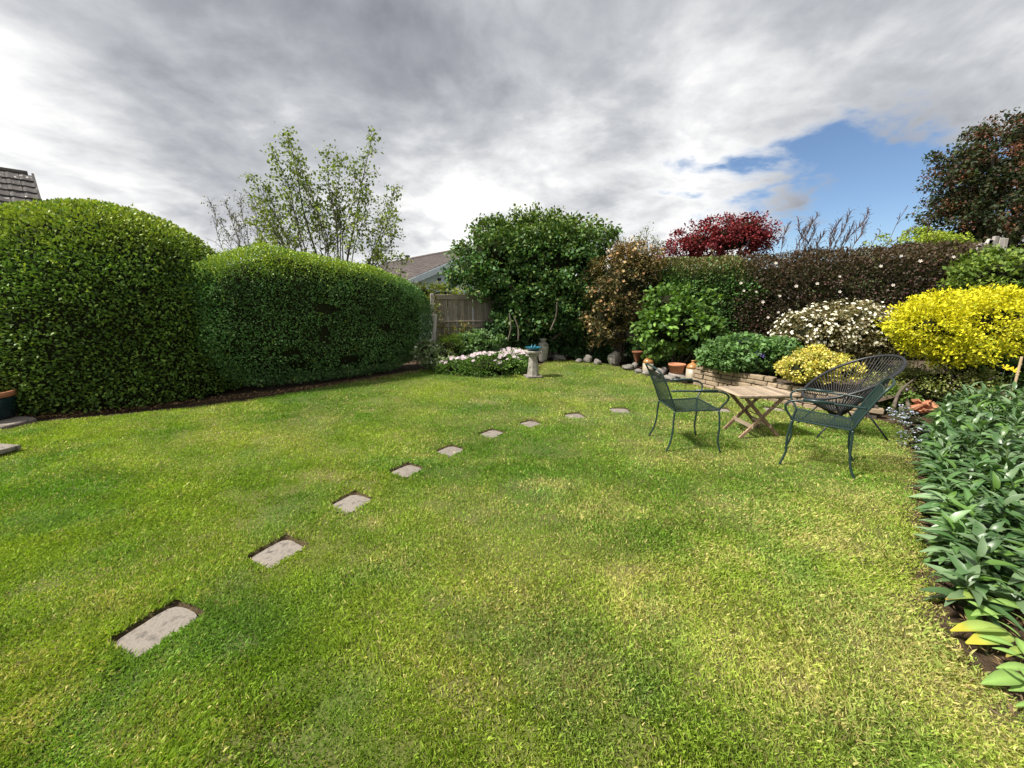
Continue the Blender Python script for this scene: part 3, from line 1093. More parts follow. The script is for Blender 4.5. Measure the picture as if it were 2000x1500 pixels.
tiled_roof(hroot, (.06 - 9 * .27, -3.0, 2.52), (1, 0, 0), (-.0, 3.0, rz_ - .06 - 2.5), 9, nrow, .27, .30, M['rooftile'], .04, .012, skip=lambda i, j: j < nrow - 9)
mb = MB()
mb.tube([(-7, 0, rz_ - .02), (-.02, 0, rz_ - .02)], .075, 8); mb.build('ridge', M['rooftile'], hroot)
mb = MB(); mb.box((.075, -1.5, (rz_ + 2.5) / 2 - .02), (.05, sl_len, .14), rot=Matrix.Rotation(math.atan2(rz_ - 2.56, 3.0), 3, 'X')); mb.build('verge', M['rooftile'], hroot)

# ================================================================== white bungalow beyond the hedge
axd = Vector((-.62, .785, 0)).normalized(); gxd = Vector((.785, .62, 0)).normalized()
e0 = atd(800, 546, 14.0)
broot = thing('white_bungalow', 'pale bungalow with brown tiled roof and white verge beyond the fence', 'house', (e0.x, e0.y, 0), math.atan2(gxd.y, gxd.x))
ez, wdt, slp = e0.z, 3.35, .416
az_ = ez + wdt * slp                      # apex height; local x along the gable, local y away
mb = MB()
V = [(.15, .25, 0), (2 * wdt - .15, .25, 0), (2 * wdt - .15, .25, ez - .1), (wdt, .25, az_ - .14), (.15, .25, ez - .1)]
V += [(x, 11, z) for x, y, z in V]
mb.add(V, [(0, 1, 2, 3, 4), (9, 8, 7, 6, 5), (0, 4, 9, 5), (1, 6, 7, 2)])
mb.build('wall', M['wallrender'], broot)
mb = MB()
for sgn in (0, 1):
    a = (0, 0, ez) if sgn == 0 else (2 * wdt, 0, ez)
    mb.add([(a[0], -.05, a[2]), (wdt, -.05, az_), (wdt, 11.2, az_), (a[0], 11.2, a[2]), (a[0], -.05, a[2] - .05), (wdt, -.05, az_ - .05), (wdt, 11.2, az_ - .05), (a[0], 11.2, a[2] - .05)],
           [(0, 1, 2, 3), (0, 4, 5, 1), (4, 7, 6, 5), (0, 3, 7, 4)])
mb.build('roof', M['dark'], broot)
ang = math.atan(slp)
# tile courses of the visible slope: each course one lapped strip, tiles too small to pick apart
mb = MB()
sl2 = wdt / math.cos(ang)
nr = 15
for j in range(nr):
    for i in range(36):
        t0 = j / nr; t1 = (j + 1.1) / nr
        y0 = i * .31; y1 = y0 + .295
        q = random.uniform(0, .012)
        p = [(wdt * t0, y0, ez + wdt * slp * t0 + .035 + q), (wdt * t0, y1, ez + wdt * slp * t0 + .035 + q), (wdt * t1, y1, ez + wdt * slp * t1 + .012 + q), (wdt * t1, y0, ez + wdt * slp * t1 + .012 + q),
             (wdt * t0, y0, ez + wdt * slp * t0), (wdt * t0, y1, ez + wdt * slp * t0)]
        mb.add(p, [(0, 3, 2, 1), (4, 0, 1, 5)])
o = mb.build('roof_tiles', M['rooftile2'], broot); o['kind'] = 'stuff'
mb = MB()
mb.add([(-.12, -.09, ez - .24), (wdt, -.09, az_ - .20), (wdt, -.09, az_ + .0), (-.12, -.09, ez - .03), (-.12, -.05, ez - .24), (wdt, -.05, az_ - .20), (wdt, -.05, az_ + .0), (-.12, -.05, ez - .03)],
       [(0, 1, 2, 3), (3, 2, 6, 7), (0, 4, 5, 1), (0, 3, 7, 4)])
mb.build('bargeboard', M['white'], broot)
mb = MB(); mb.tube([(wdt, -.04, az_ + .03), (wdt, 11.1, az_ + .03)], .07, 8); mb.build('ridge', M['rooftile2'], broot)
mb = MB(); mb.box((1.25, .2, ez + .05), (.09, .12, .09)); mb.build('vent', M['dark'], broot)
mb = MB(); mb.box((.2, .21, ez - .35), (1.9, .06, .05), rot=Matrix.Rotation(-.12, 3, 'Y')); mb.build('trim', M['white'], broot)
mb = MB(); mb.tube([(wdt, 7.6, az_), (wdt, 7.6, az_ + .18)], .09, 8); mb.tube([(wdt, 7.6, az_ + .16), (wdt, 7.6, az_ + .24)], .15, 8); mb.build('flue', M['rooftile2'], broot)

# ================================================================== back fence
fa = atd(846, 575, 9.9); fb = Vector((4.6, 11.6, 0))
fdir = Vector((fb.x - fa.x, fb.y - fa.y, 0)); flen = fdir.length; fdir.normalize()
ft = fa.z
froot = thing('wooden_fence', 'weathered grey close-board fence with top rail behind the flower bed', 'fence', (fa.x, fa.y, 0), math.atan2(fdir.y, fdir.x))
nb = int(flen / .105)
board = MB(); board.box((0, 0, ft / 2 - .03), (.10, .018, ft - .06), bev=.004)
b0 = board.build('board', M['fence'], froot)
b0.location = (.08, 0, 0)
for i in range(1, nb):
    o = b0.copy(); COL.objects.link(o); o.parent = froot
    o.location = (.08 + i * .105, random.uniform(-.006, .006), random.uniform(-.008, .004)); o.rotation_euler = (0, R(random.uniform(-.3, .3)), R(random.uniform(-3, 3)))
for (z, hgt, yy) in ((ft - .06, .12, -.03), (ft - .66, .035, -.035), (ft - .78, .05, -.03)):
    mb = MB(); mb.box((flen / 2 + .02, yy, z), (flen - .05, .035, hgt), bev=.005); mb.build('rail', M['fencerail'], froot)
for k in range(5):
    mb = MB(); mb.box((k * 2.0 - .03, -.03, ft / 2 + .01), (.09, .09, ft + .02), bev=.008); mb.build('post', M['greypost'], froot)
lp = atd(850, 660, 9.1)
mb = MB(); mb.box((0, 0, .6), (.07, .05, 1.25), rot=Matrix.Rotation(R(6), 3, 'Y'), bev=.006)
o = mb.build('leaning_stake', M['greypost']); o.location = (lp.x - .03, lp.y, -.05)
tag(o, 'grey wooden stake leaning beside the end of the long hedge', 'stake')

# ================================================================== sparse tree behind the long hedge
D0 = 10.6
tb = atd(652, 560, D0); tb.z = 0
LG = [(.17, .23, .045), (.11, .165, .035), (.22, .28, .06)]
tips = [((655, 520), (560, 262), 1.0), ((650, 520), (728, 264), .9), ((645, 515), (535, 300), .7), ((660, 510), (640, 300), .9), ((668, 515), (690, 322), .7), ((680, 520), (772, 372), .8),
        ((690, 520), (772, 455), .7), ((640, 520), (492, 345), .8), ((630, 515), (505, 400), .7), ((650, 515), (600, 340), .7), ((660, 515), (665, 310), .6), ((670, 515), (745, 430), .6),
        ((640, 515), (560, 380), .7), ((690, 525), (780, 500), .5), ((655, 512), (610, 400), .5), ((620, 505), (540, 450), .5), ((680, 520), (720, 380), .6), ((610, 505), (520, 365), .6),
        ((665, 515), (700, 420), .5), ((650, 515), (585, 310), .6), ((690, 525), (740, 500), .5), ((690, 525), (785, 545), .5), ((690, 525), (765, 420), .5), ((640, 525), (500, 430), .5), ((640, 525), (515, 470), .5), ((650, 515), (630, 430), .5), ((675, 515), (655, 380), .5)]
limbs = []
for (s_, t_, w_) in tips:
    dd = D0 + random.uniform(-.7, .7)
    s3 = atd(s_[0] + random.uniform(-6, 6), 560, D0)
    limbs.append((Vector((s3.x, s3.y, s3.z - .6)), atd(t_[0], t_[1], dd), w_ * .8))
limbs.append((tb, tb + Vector((0, 0, 1.3)), 1.6))
branchy('young_tree', 'airy light green tree with thin stems above the long hedge', 'tree', tb, limbs, True, LG, r0=.035, twigs=13, twl=.6, per=17, L=.075, droop=.5, spread=.075)
tb = atd(570, 560, 11.4); tb.z = 0
limbs = []
for t_ in ((412, 396), (440, 392), (470, 385), (455, 420), (490, 380), (520, 400), (430, 430), (545, 410), (500, 440), (470, 440)):
    s3 = atd(500 + (t_[0] - 480) * .5, 520, 11.4)
    limbs.append((Vector((s3.x, s3.y, s3.z - .6)), atd(*t_, 11.4 + random.uniform(-.3, .3)), .55))
branchy('bare_shrub', 'thin twiggy grey shrub left of the airy tree, above the hedge', 'shrub', tb, limbs, True, [(.16, .18, .09), (.13, .12, .09)], r0=.017, twigs=20, twl=.4, per=6, L=.045, droop=.2, spread=.05)
# lime foliage beyond the fence
shrub('lime_shrub', 'bright lime green shrub topping the fence, below the white bungalow', 'shrub', [(tuple(atd(865, 585, 11.2)), (1.1, .5, .45)), (tuple(atd(820, 575, 11.0)), (.5, .5, .3))], 120, 26, .16, .07,
      [(.26, .33, .05), (.16, .22, .04), (.34, .36, .10)], base=(atd(865, 585, 11.2).x, 11.2, 0), nst=4, core=.6)

# ================================================================== lilac tree, centre
LC = [(.055, .13, .036), (.038, .10, .030), (.09, .18, .042), (.12, .16, .045)]
ce = [(tuple(atd(1060, 530, 10.4)), (1.6, 1.2, 1.35)), (tuple(atd(965, 500, 10.2)), (.95, .9, .85)), (tuple(atd(1110, 500, 10.3)), (1.0, .9, .95)),
      (tuple(atd(955, 545, 10.0)), (.55, .6, .55)), (tuple(atd(1040, 480, 10.5)), (1.0, .9, .85)), (tuple(atd(1035, 605, 9.8)), (.85, .5, .6)), (tuple(atd(1110, 590, 9.8)), (.8, .6, .75)),
      (tuple(atd(1170, 465, 10.2)), (.45, .4, .4)), (tuple(atd(900, 520, 10.2)), (.38, .4, .5)), (tuple(atd(1090, 450, 10.4)), (.45, .4, .42)), (tuple(atd(1010, 447, 10.4)), (.5, .4, .35)), (tuple(atd(955, 462, 10.3)), (.45, .4, .38))]
lilac = shrub('lilac_tree', 'large dark green broad leaved tree at the back of the garden', 'tree', ce, 1080, 40, .22, .08, LC, [.35, .3, .2, .15], aspect=.36, base=(.55, 10.4, 0), nst=14, mat='leaf_gloss', droop=.35, out=.45,
      core=.62, stem_r=.07, shell=(.5, 1.04), top=((.12, .18, .03), .6))
# dead pale branches showing in its lower half
for (a, b_) in (((1012, 665), (1004, 618)), ((992, 665), (995, 612)), ((1075, 645), (1088, 590))):
    p0, p1 = atd(*a, 9.2), atd(*b_, 9.3)
    mb = MB()
    mb.tube([q - Vector(lilac.location) for q in spline([p0, p0.lerp(p1, .5) + Vector((.05, 0, 0)), p1], 4)], .017, 6)
    mb.build('bare_branch', M['bark'], lilac)
# ivy and ground ivy along the back
IV = [(.03, .075, .03), (.045, .105, .038), (.07, .14, .05)]
e = [(tuple(atd(px, py, d)), r) for px, py, d, r in ((990, 640, 10.0, (.5, .35, .4)), (1025, 655, 10.0, (.5, .3, .35)), (1070, 640, 10.35, (.6, .3, .5)), (1110, 665, 10.2, (.7, .3, .35)), (1160, 680, 10.05, (.7, .3, .25)), (1210, 690, 9.75, (.5, .3, .2)),
                                              (1120, 620, 9.8, (.5, .4, .4)), (985, 600, 10.2, (.3, .4, .5)), (1270, 690, 9.2, (.5, .3, .2)), (1310, 697, 8.6, (.5, .25, .2)))]
shrub('ivy', 'dark ivy covering the ground and stems under the back trees', 'ivy', e, 520, 34, .14, .07, IV, aspect=.42, base=(1.2, 9.6, 0), nst=0, mat='leaf_gloss', core=.75, shell=(.7, 1.05), droop=.3)
# ================================================================== pieris, brownish with cream blossom
e = [(tuple(atd(1215, 560, 9.5)), (.82, .6, .95)), (tuple(atd(1195, 610, 9.3)), (.62, .5, .7)), (tuple(atd(1245, 520, 9.6)), (.62, .5, .5)), (tuple(atd(1180, 560, 9.3)), (.45, .45, .6)), (tuple(atd(1165, 650, 9.3)), (.22, .3, .35))]
shrub('bronze_shrub', 'bronze and brown shrub with fading cream blossom, right of the dark tree', 'shrub', e, 420, 40, .17, .055, [(.12, .095, .04), (.07, .06, .032), (.16, .12, .048), (.06, .085, .03)], base=(2.65, 9.5, 0), nst=8, core=.72,
      shell=(.6, 1.05), top=((.19, .12, .045), .62), flowers=(420, .038, [(.58, .48, .30), (.50, .38, .2), (.45, .26, .14)], .06))
e = [(tuple(atd(1255, 482, 11.6)), (.7, .5, .55)), (tuple(atd(1210, 492, 11.4)), (.5, .4, .4))]
tb = atd(1252, 560, 11.5); tb.z = 0
branchy('feathery_tree', 'thin silvery feathery tree top between dark tree and red maple', 'tree', tb,
        [(tb + Vector((0, 0, 1.2)), atd(*t_, 11.5), .5) for t_ in ((1262, 448), (1240, 465), (1280, 468), (1215, 470), (1225, 480), (1290, 480), (1250, 460))], True, [(.20, .22, .12), (.14, .17, .09)], r0=.025, twigs=14, twl=.4, per=14, L=.05, spread=.06)
# ================================================================== red maple
e = [(tuple(atd(1420, 468, 12.2)), (1.15, .8, .62)), (tuple(atd(1460, 448, 12.2)), (.75, .6, .42)), (tuple(atd(1360, 475, 12.1)), (.75, .6, .5)), (tuple(atd(1325, 495, 12.0)), (.5, .5, .35)), (tuple(atd(1485, 470, 12.3)), (.4, .4, .3))]
shrub('red_maple', 'dark crimson leaved maple showing above the back hedge', 'tree', e, 300, 36, .18, .075, [(.16, .016, .028), (.10, .012, .02), (.24, .035, .045)], base=(6.3, 12.2, 0), nst=10, core=.6, stem_r=.05, droop=.3, shell=(.55, 1.08), aspect=.3)

# ================================================================== back hedge, green then dark purple
def lay(ax_, ay_, bx_, by_):
    return Vector(((ax_ + bx_) / 2, (ay_ + by_) / 2, 0)), math.atan2(by_ - ay_, bx_ - ax_), math.hypot(bx_ - ax_, by_ - ay_) / 2


c0, a0, l0 = lay(3.1, 10.1, 5.75, 9.1)
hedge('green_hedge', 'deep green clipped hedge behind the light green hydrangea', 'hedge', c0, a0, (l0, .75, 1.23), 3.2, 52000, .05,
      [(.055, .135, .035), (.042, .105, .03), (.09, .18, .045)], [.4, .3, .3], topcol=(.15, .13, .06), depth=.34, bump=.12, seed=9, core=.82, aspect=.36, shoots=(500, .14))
c0, a0, l0 = lay(4.7, 9.45, 9.9, 7.7)
hp_root = hedge('purple_hedge', 'overgrown dark purple brown hedge dotted with a few white flowers', 'hedge', c0, a0, (l0, .8, 1.27), 3.0, 90000, .05,
                [(.080, .060, .048), (.055, .042, .038), (.115, .085, .062), (.06, .085, .035), (.10, .045, .045)], [.28, .27, .18, .15, .12], topcol=(.085, .062, .042), depth=.36, bump=.17, seed=11, core=.80, mat='leaf', shoots=(1100, .19))
# its white flowers, each a part
fm = None


def daisy_mesh(name, petals, r, pc, cc2, up=.25):
    V = [(0, 0, 0)]; Fc = []; C = [cc2]
    for k in range(petals):
        a = 2 * math.pi * k / petals; d = math.pi / petals * .85
        b0 = len(V)
        V += [(r * .2 * math.cos(a - d), r * .2 * math.sin(a - d), .0), (r * math.cos(a - d * .6), r * math.sin(a - d * .6), r * up), (r * math.cos(a + d * .6), r * math.sin(a + d * .6), r * up), (r * .2 * math.cos(a + d), r * .2 * math.sin(a + d), 0)]
        Fc.append((b0, b0 + 1, b0 + 2, b0 + 3)); C += [pc] * 4
    b0 = len(V)
    for k in range(8):
        a = 2 * math.pi * k / 8
        V.append((r * .24 * math.cos(a), r * .24 * math.sin(a), r * .05))
    V.append((0, 0, r * .14))
    C += [cc2] * 9
    Fc += [(b0 + k, b0 + (k + 1) % 8, b0 + 8) for k in range(8)]
    me = bpy.data.meshes.new(name); me.from_pydata(V, [], Fc)
    a_ = me.attributes.new('col', 'FLOAT_COLOR', 'POINT')
    c4 = np.ones((len(V), 4), np.float32); c4[:, :3] = C
    a_.data.foreach_set('color', c4.ravel())
    me.materials.append(M['petal'])
    return me


def place_child(root, me, name, wp, nrm_, s_=1.0):
    o = bpy.data.objects.new(name, me); COL.objects.link(o); o.parent = root
    q = Vector(nrm_).normalized().to_track_quat('Z', 'Y').to_matrix() @ Matrix.Rotation(random.uniform(0, 6), 3, 'Z')
    m4 = (q * s_).to_4x4(); m4.translation = Vector(wp)
    mw = Matrix.Translation(root.location) @ root.rotation_euler.to_matrix().to_4x4()
    o.matrix_local = mw.inverted() @ m4
    return o


wf = daisy_mesh('white_flower', 5, .028, (.72, .68, .70), (.5, .45, .2))
for (px, py) in ((1515, 514), (1447, 553), (1477, 570), (1555, 559), (1596, 554), (1523, 578), (1760, 500), (1797, 510), (1744, 557), (1640, 570), (1453, 568), (1862, 502), (1905, 515), (1520, 610), (1542, 605), (1500, 620), (1640, 540), (1720, 520), (1490, 590)):
    x, f, u = ray(px, py)
    nv = Vector((-math.sin(a0), math.cos(a0), 0)) * -1
    p0 = c0 + nv * .84
    t = (p0 - Vector((0, 0, CH))).dot(nv) / Vector((x, f, u)).dot(nv)
    place_child(hp_root, wf, 'flower', Vector((x * t, f * t, CH + u * t)), (-.4, -1, .5), random.uniform(.8, 1.2))
# bare purple twigs above it
tb = Vector((7.0, 8.9, 0))
twl_ = []
for (bx, by, tx, ty) in ((1530, 490, 1597, 420), (1545, 490, 1575, 445), (1560, 500, 1610, 455), (1520, 480, 1540, 440), (1615, 490, 1660, 415), (1620, 490, 1697, 412), (1600, 490, 1640, 430), (1640, 490, 1690, 435), (1570, 495, 1590, 440),
                         (1610, 490, 1625, 450), (1590, 490, 1560, 430), (1630, 480, 1665, 440)):
    twl_.append((atd(bx, by + 45, 8.7), atd(tx, ty, 8.7 + random.uniform(-.2, .2)), .5))
branchy('twiggy_shoots', 'bare purplish shoots sticking up above the purple hedge', 'shrub', tb, twl_, True, [(.10, .05, .05), (.13, .09, .07)], r0=.009, twigs=40, twl=.26, per=2, L=.022, barkm='twig', droop=0, up=.5, spread=.03)
tb2 = Vector((8.0, 8.6, 0))
branchy('long_shoot', 'single long arching shoot above the purple hedge, left of the right tree', 'shrub', tb2, [(atd(1732, 480, 8.4), atd(1768, 410, 8.4), .4), (atd(1725, 485, 8.4), atd(1790, 445, 8.4), .3), (atd(1700, 485, 8.4), atd(1720, 450, 8.4), .3), (atd(1810, 470, 8.4), atd(1812, 428, 8.4), .3)],
        True, [(.10, .06, .06)], r0=.014, twigs=12, twl=.2, per=2, L=.03, barkm='twig', droop=0, spread=.02)
e = [(tuple(atd(1770, 485, 9.8)), (.95, .6, .42)), (tuple(atd(1830, 485, 9.8)), (.6, .5, .36))]
shrub('lime_dome', 'yellow green clipped shrub top peeping over the purple hedge', 'shrub', e, 160, 36, .13, .05, [(.27, .34, .04), (.20, .28, .035)], base=(9.2, 9.8, 0), nst=4, core=.4, shell=(.7, 1.02))

# ================================================================== right hand tree with rusty seed heads
RT = [(.042, .068, .036), (.04, .05, .032), (.065, .085, .04), (.075, .045, .034)]
e = [(tuple(atd(1990, 390, 11.3)), (2.2, 1.4, 1.6)), (tuple(atd(1900, 360, 11.2)), (1.0, .9, .85)), (tuple(atd(1875, 440, 11.2)), (.85, .8, .85)), (tuple(atd(1980, 300, 11.2)), (1.3, .9, .75)), (tuple(atd(1855, 320, 11.2)), (.45, .5, .45)),
     (tuple(atd(1920, 270, 11.2)), (.35, .4, .4)), (tuple(atd(1845, 390, 11.2)), (.4, .4, .4)), (tuple(atd(2080, 380, 11.3)), (1.4, 1.2, 2.1)), (tuple(atd(1990, 250, 11.2)), (.5, .5, .35)), (tuple(atd(1930, 480, 11.0)), (1.2, .8, .6))]
rt = shrub('holm_tree', 'tall dark tree with rust red clusters at the far right', 'tree', e, 900, 44, .24, .085, RT, base=(13.2, 11.3, 0), nst=16, core=0, stem_r=.10, shell=(.25, 1.05), droop=.1)
P, O, tint, C = crown_points([(tuple(np.array(c) - np.array((13.2, 11.3, 0))), r) for c, r in e], 150, 60, .22, (.85, 1.04))
l = .04 * (.7 + .6 * RNG.random(len(P)))
V, Fc = leaf_quads(P, nrm(O * .4 + rnd_dirs(len(P)) + np.array([0, 0, .3])), l, l * .4)
o = mesh('seed_clusters', V, Fc, M['leaf'], rt, col=np.repeat(pal(len(P), [(.17, .065, .045), (.12, .05, .038), (.20, .085, .055)]), 4, 0)); o['kind'] = 'stuff'
# weathered arch finial
tp = atd(1930, 486, 8.4)
tr_ = thing('wooden_finial', 'silvery split wooden boards standing above the purple hedge', 'trellis', (tp.x, tp.y, 0))
for (dx, hgt, lean_, w_) in ((-.24, .12, 26, .12), (-.11, .20, 22, .09), (.0, .17, 0, .10), (.10, .24, 0, .09), (.21, .21, 0, .10), (.31, .20, -3, .08)):
    mb = MB(); mb.box((dx, 0, tp.z / 2 + hgt / 2 + .1), (w_, .06, tp.z + hgt - .2), bev=.006)
    o = mb.build('board', M['greypost'], tr_)
    if lean_:
        mw = Matrix.Translation((dx, 0, tp.z - .1)) @ Matrix.Rotation(R(lean_), 4, 'Y') @ Matrix.Translation((-dx, 0, -tp.z + .1))
        o.matrix_local = mw
# leafy green shrub far right
e = [(tuple(atd(1975, 540, 6.8)), (.85, .6, .42)), (tuple(atd(1930, 520, 7.2)), (.35, .4, .28))]
shrub('leafy_shrub', 'fresh green serrated leaved shrub behind the yellow bush, far right', 'shrub', e, 170, 24, .16, .075, [(.12, .19, .035), (.16, .23, .04), (.085, .15, .03)], base=(8.9, 6.9, 0), nst=6, core=.7, droop=.2)

# ================================================================== hydrangea
e = [(tuple(atd(1325, 640, 8.2)), (.72, .5, .55)), (tuple(atd(1300, 600, 8.3)), (.42, .4, .42)), (tuple(atd(1375, 650, 8.0)), (.4, .4, .42)), (tuple(atd(1285, 650, 8.1)), (.4, .4, .45)), (tuple(atd(1345, 590, 8.5)), (.4, .4, .3))]
shrub('hydrangea', 'bushy hydrangea with broad fresh green leaves behind the terracotta pot', 'shrub', e, 260, 15, .17, .10, [(.085, .17, .035), (.12, .21, .042), (.055, .12, .028)], base=(3.45, 8.2, 0), nst=8, core=.74, mat='leaf', aspect=.36,
      shell=(.8, 1.05), droop=.25, out=.8, leaf_parts=300)
# ================================================================== white flowered shrub
e = [(tuple(atd(1637, 652, 6.9)), (.98, .6, .52)), (tuple(atd(1590, 655, 6.8)), (.55, .5, .42)), (tuple(atd(1690, 650, 6.8)), (.55, .5, .45))]
shrub('white_cistus', 'rounded shrub smothered in small white flowers beside the yellow bush', 'shrub', e, 620, 28, .11, .045, [(.16, .145, .07), (.10, .10, .045), (.22, .18, .10)], base=(5.75, 6.9, .25), nst=6, core=.86,
      shell=(.82, 1.04), flowers=(1500, .027, [(.86, .86, .84), (.80, .78, .72)], .045))
# ================================================================== golden bush
GY_ = [(.50, .49, .020), (.40, .42, .022), (.60, .56, .035), (.24, .30, .025)]
e = [(tuple(atd(1885, 635, 5.6)), (.92, .6, .40)), (tuple(atd(1815, 640, 5.5)), (.42, .4, .32)), (tuple(atd(1950, 620, 5.6)), (.5, .4, .36)), (tuple(atd(1920, 590, 5.7)), (.35, .3, .18)), (tuple(atd(1840, 605, 5.6)), (.42, .3, .22)), (tuple(atd(2020, 630, 5.6)), (.5, .4, .4)), (tuple(atd(1870, 680, 5.4)), (.5, .4, .2))]
shrub('golden_bush', 'large bright golden yellow leaved bush at the right', 'shrub', e, 760, 34, .12, .044, GY_, [.35, .3, .2, .15], base=(6.5, 5.6, .15), nst=8, core=.5, var=.4, shell=(.6, 1.1), out=.8, aspect=.26, top=((.60, .57, .025), .35))
e = [(tuple(atd(1940, 700, 5.7)), (.75, .35, .26)), (tuple(atd(1990, 680, 5.7)), (.5, .35, .3)), (tuple(atd(1990, 720, 5.5)), (.5, .3, .3))]
shrub('dark_underplant', 'dark green leafy plants in the shade under the golden bush', 'plant', e, 180, 16, .14, .10, [(.035, .075, .022), (.06, .12, .03), (.03, .05, .02)], base=(6.5, 5.1, 0), nst=3, core=.8, aspect=.38)
# small variegated euonymus
e = [(tuple(atd(1597, 716, 5.75)), (.46, .32, .20)), (tuple(atd(1560, 722, 5.7)), (.25, .25, .13)), (tuple(atd(1640, 722, 5.6)), (.25, .25, .14)), (tuple(atd(1595, 698, 5.8)), (.24, .2, .14))]
shrub('variegated_euonymus', 'low yellow variegated shrub spilling over the stone wall', 'shrub', e, 380, 26, .07, .034, [(.62, .54, .14), (.52, .46, .09), (.68, .62, .24), (.25, .30, .05)], base=(4.6, 5.75, .2), nst=4, core=.85, shell=(.8, 1.08), aspect=.4)
# geranium with blue flowers
e = [(tuple(atd(1455, 690, 6.7)), (.66, .42, .26)), (tuple(atd(1410, 697, 6.9)), (.33, .33, .20)), (tuple(atd(1515, 692, 6.5)), (.32, .32, .25)), (tuple(atd(1450, 704, 6.5)), (.45, .2, .14))]
gr_ = shrub('cranesbill', 'mound of green lobed leaves with a few blue flowers above the wall', 'plant', e, 520, 24, .10, .062, [(.12, .23, .08), (.07, .15, .05), (.14, .25, .09)], base=(4.0, 6.6, .2), nst=5, core=.84, shell=(.8, 1.06), aspect=.44)
bf = daisy_mesh('blue_flower', 5, .045, (.22, .20, .62), (.5, .45, .5))
for (px, py) in ((1462, 662), (1481, 689), (1487, 692), (1490, 695), (1522, 671), (1446, 665), (1459, 660), (1478, 693), (1518, 675), (1470, 706)):
    place_child(gr_, bf, 'flower', atd(px, py, 6.3 if py > 680 else 6.75), (-.2, -1, .7), random.uniform(.8, 1.3))
# strap leaves


def blades(name, label, base, n, hgt, spread, col, wd=.010, cat='plant', lean_=.5):
    root = thing(name, label, cat, base)
    for i in range(n):
        a = random.uniform(0, 2 * math.pi); l_ = hgt * random.uniform(.65, 1.15); ln = lean_ * random.uniform(.2, 1)
        p0 = Vector((random.gauss(0, spread), random.gauss(0, spread), 0))
        d = Vector((math.cos(a), math.sin(a), 0)); s_ = Vector((-d.y, d.x, 0)) * wd
        V = []; Fc = []
        for k in range(6):
            t = k / 5
            c = p0 + d * (l_ * ln * t * t) + Vector((0, 0, l_ * (t - .35 * ln * t * t)))
            ww = s_ * (1 - t * t) * (1 if t < 1 else 0)
            V += [c - ww, c + ww]
        for k in range(5): Fc.append((2 * k, 2 * k + 1, 2 * k + 3, 2 * k + 2))
        c_ = np.array(col) * random.uniform(.7, 1.3)
        mesh('leaf', V, Fc, M['leaf'], root, col=np.tile(c_, (12, 1)))
    return root


blades('iris_clump', 'clump of upright strap leaves left of the yellow variegated shrub', (atd(1550, 705, 6.3).x, 6.3, .28), 46, .46, .11, (.13, .22, .04))
blades('pale_strap_plant', 'thin upright leaves between fence and daisies at the back', (atd(1005, 655, 9.0).x, 9.0, .1), 14, .30, .08, (.07, .13, .05), .007)
# scrambling ground plants in the right bed
e = [(tuple(at(1760, 745, .22)), (.50, .35, .20)), (tuple(at(1830, 745, .30)), (.55, .35, .22)), (tuple(at(1720, 765, .16)), (.30, .25, .14)), (tuple(at(1880, 750, .35)), (.5, .3, .18)), (tuple(at(1770, 720, .35)), (.5, .35, .2))]
shrub('catmint', 'loose yellow green ground plants below the golden bush', 'plant', e, 320, 24, .12, .034, [(.17, .21, .05), (.12, .17, .045), (.23, .24, .09)], base=(5.3, 5.1, 0), nst=3, core=.7, shell=(.7, 1.12), flowers=(70, .014, [(.45, .45, .75), (.6, .6, .6)], .03))
e = [(tuple(at(1715, 785, .08)), (.25, .18, .12)), (tuple(at(1750, 780, .10)), (.25, .2, .13))]
shrub('leafy_edging', 'small rounded green leaves edging the soil strip by the black chair', 'plant', e, 110, 18, .07, .045, [(.11, .18, .035), (.08, .14, .03)], base=(4.7, 4.9, 0), nst=0, core=.7, aspect=.45, mat='leaf_gloss')
e = [(tuple(at(1785, 822, .05)), (.22, .2, .07)), (tuple(at(1800, 850, .06)), (.16, .15, .08)), (tuple(at(1790, 868, .05)), (.12, .12, .06)), (tuple(at(1760, 805, .04)), (.2, .12, .05))]
shrub('forget_me_nots', 'patch of tiny pale blue flowers at the lawn edge', 'flowers', e, 90, 14, .06, .022, [(.10, .15, .07), (.13, .18, .09)], base=(4.3, 4.2, 0), nst=0, core=.6, flowers=(420, .012, [(.40, .46, .72), (.52, .56, .76)], .015))

# ================================================================== stone wall of individual blocks
wroot = thing('stone_wall', 'low curved dry stone retaining wall of buff blocks', 'wall', tuple(WALL[2]))
wo = Vector(WALL[2])
pl = spline(WALL, 14)
cum = [0]
for a, b_ in zip(pl, pl[1:]): cum.append(cum[-1] + (b_ - a).length)
LEN = cum[-1]


def on_wall(s_):
    s_ = max(0, min(LEN - 1e-4, s_))
    for i in range(len(cum) - 1):
        if cum[i + 1] >= s_:
            t = (s_ - cum[i]) / (cum[i + 1] - cum[i])
            return pl[i].lerp(pl[i + 1], t), (pl[i + 1] - pl[i]).normalized()
    return pl[-1], (pl[-1] - pl[-2]).normalized()


def wall_h(s_):
    t = s_ / LEN * (len(WALLH) - 1); i = min(len(WALLH) - 2, int(t))
    return WALLH[i] + (WALLH[i + 1] - WALLH[i]) * (t - i)


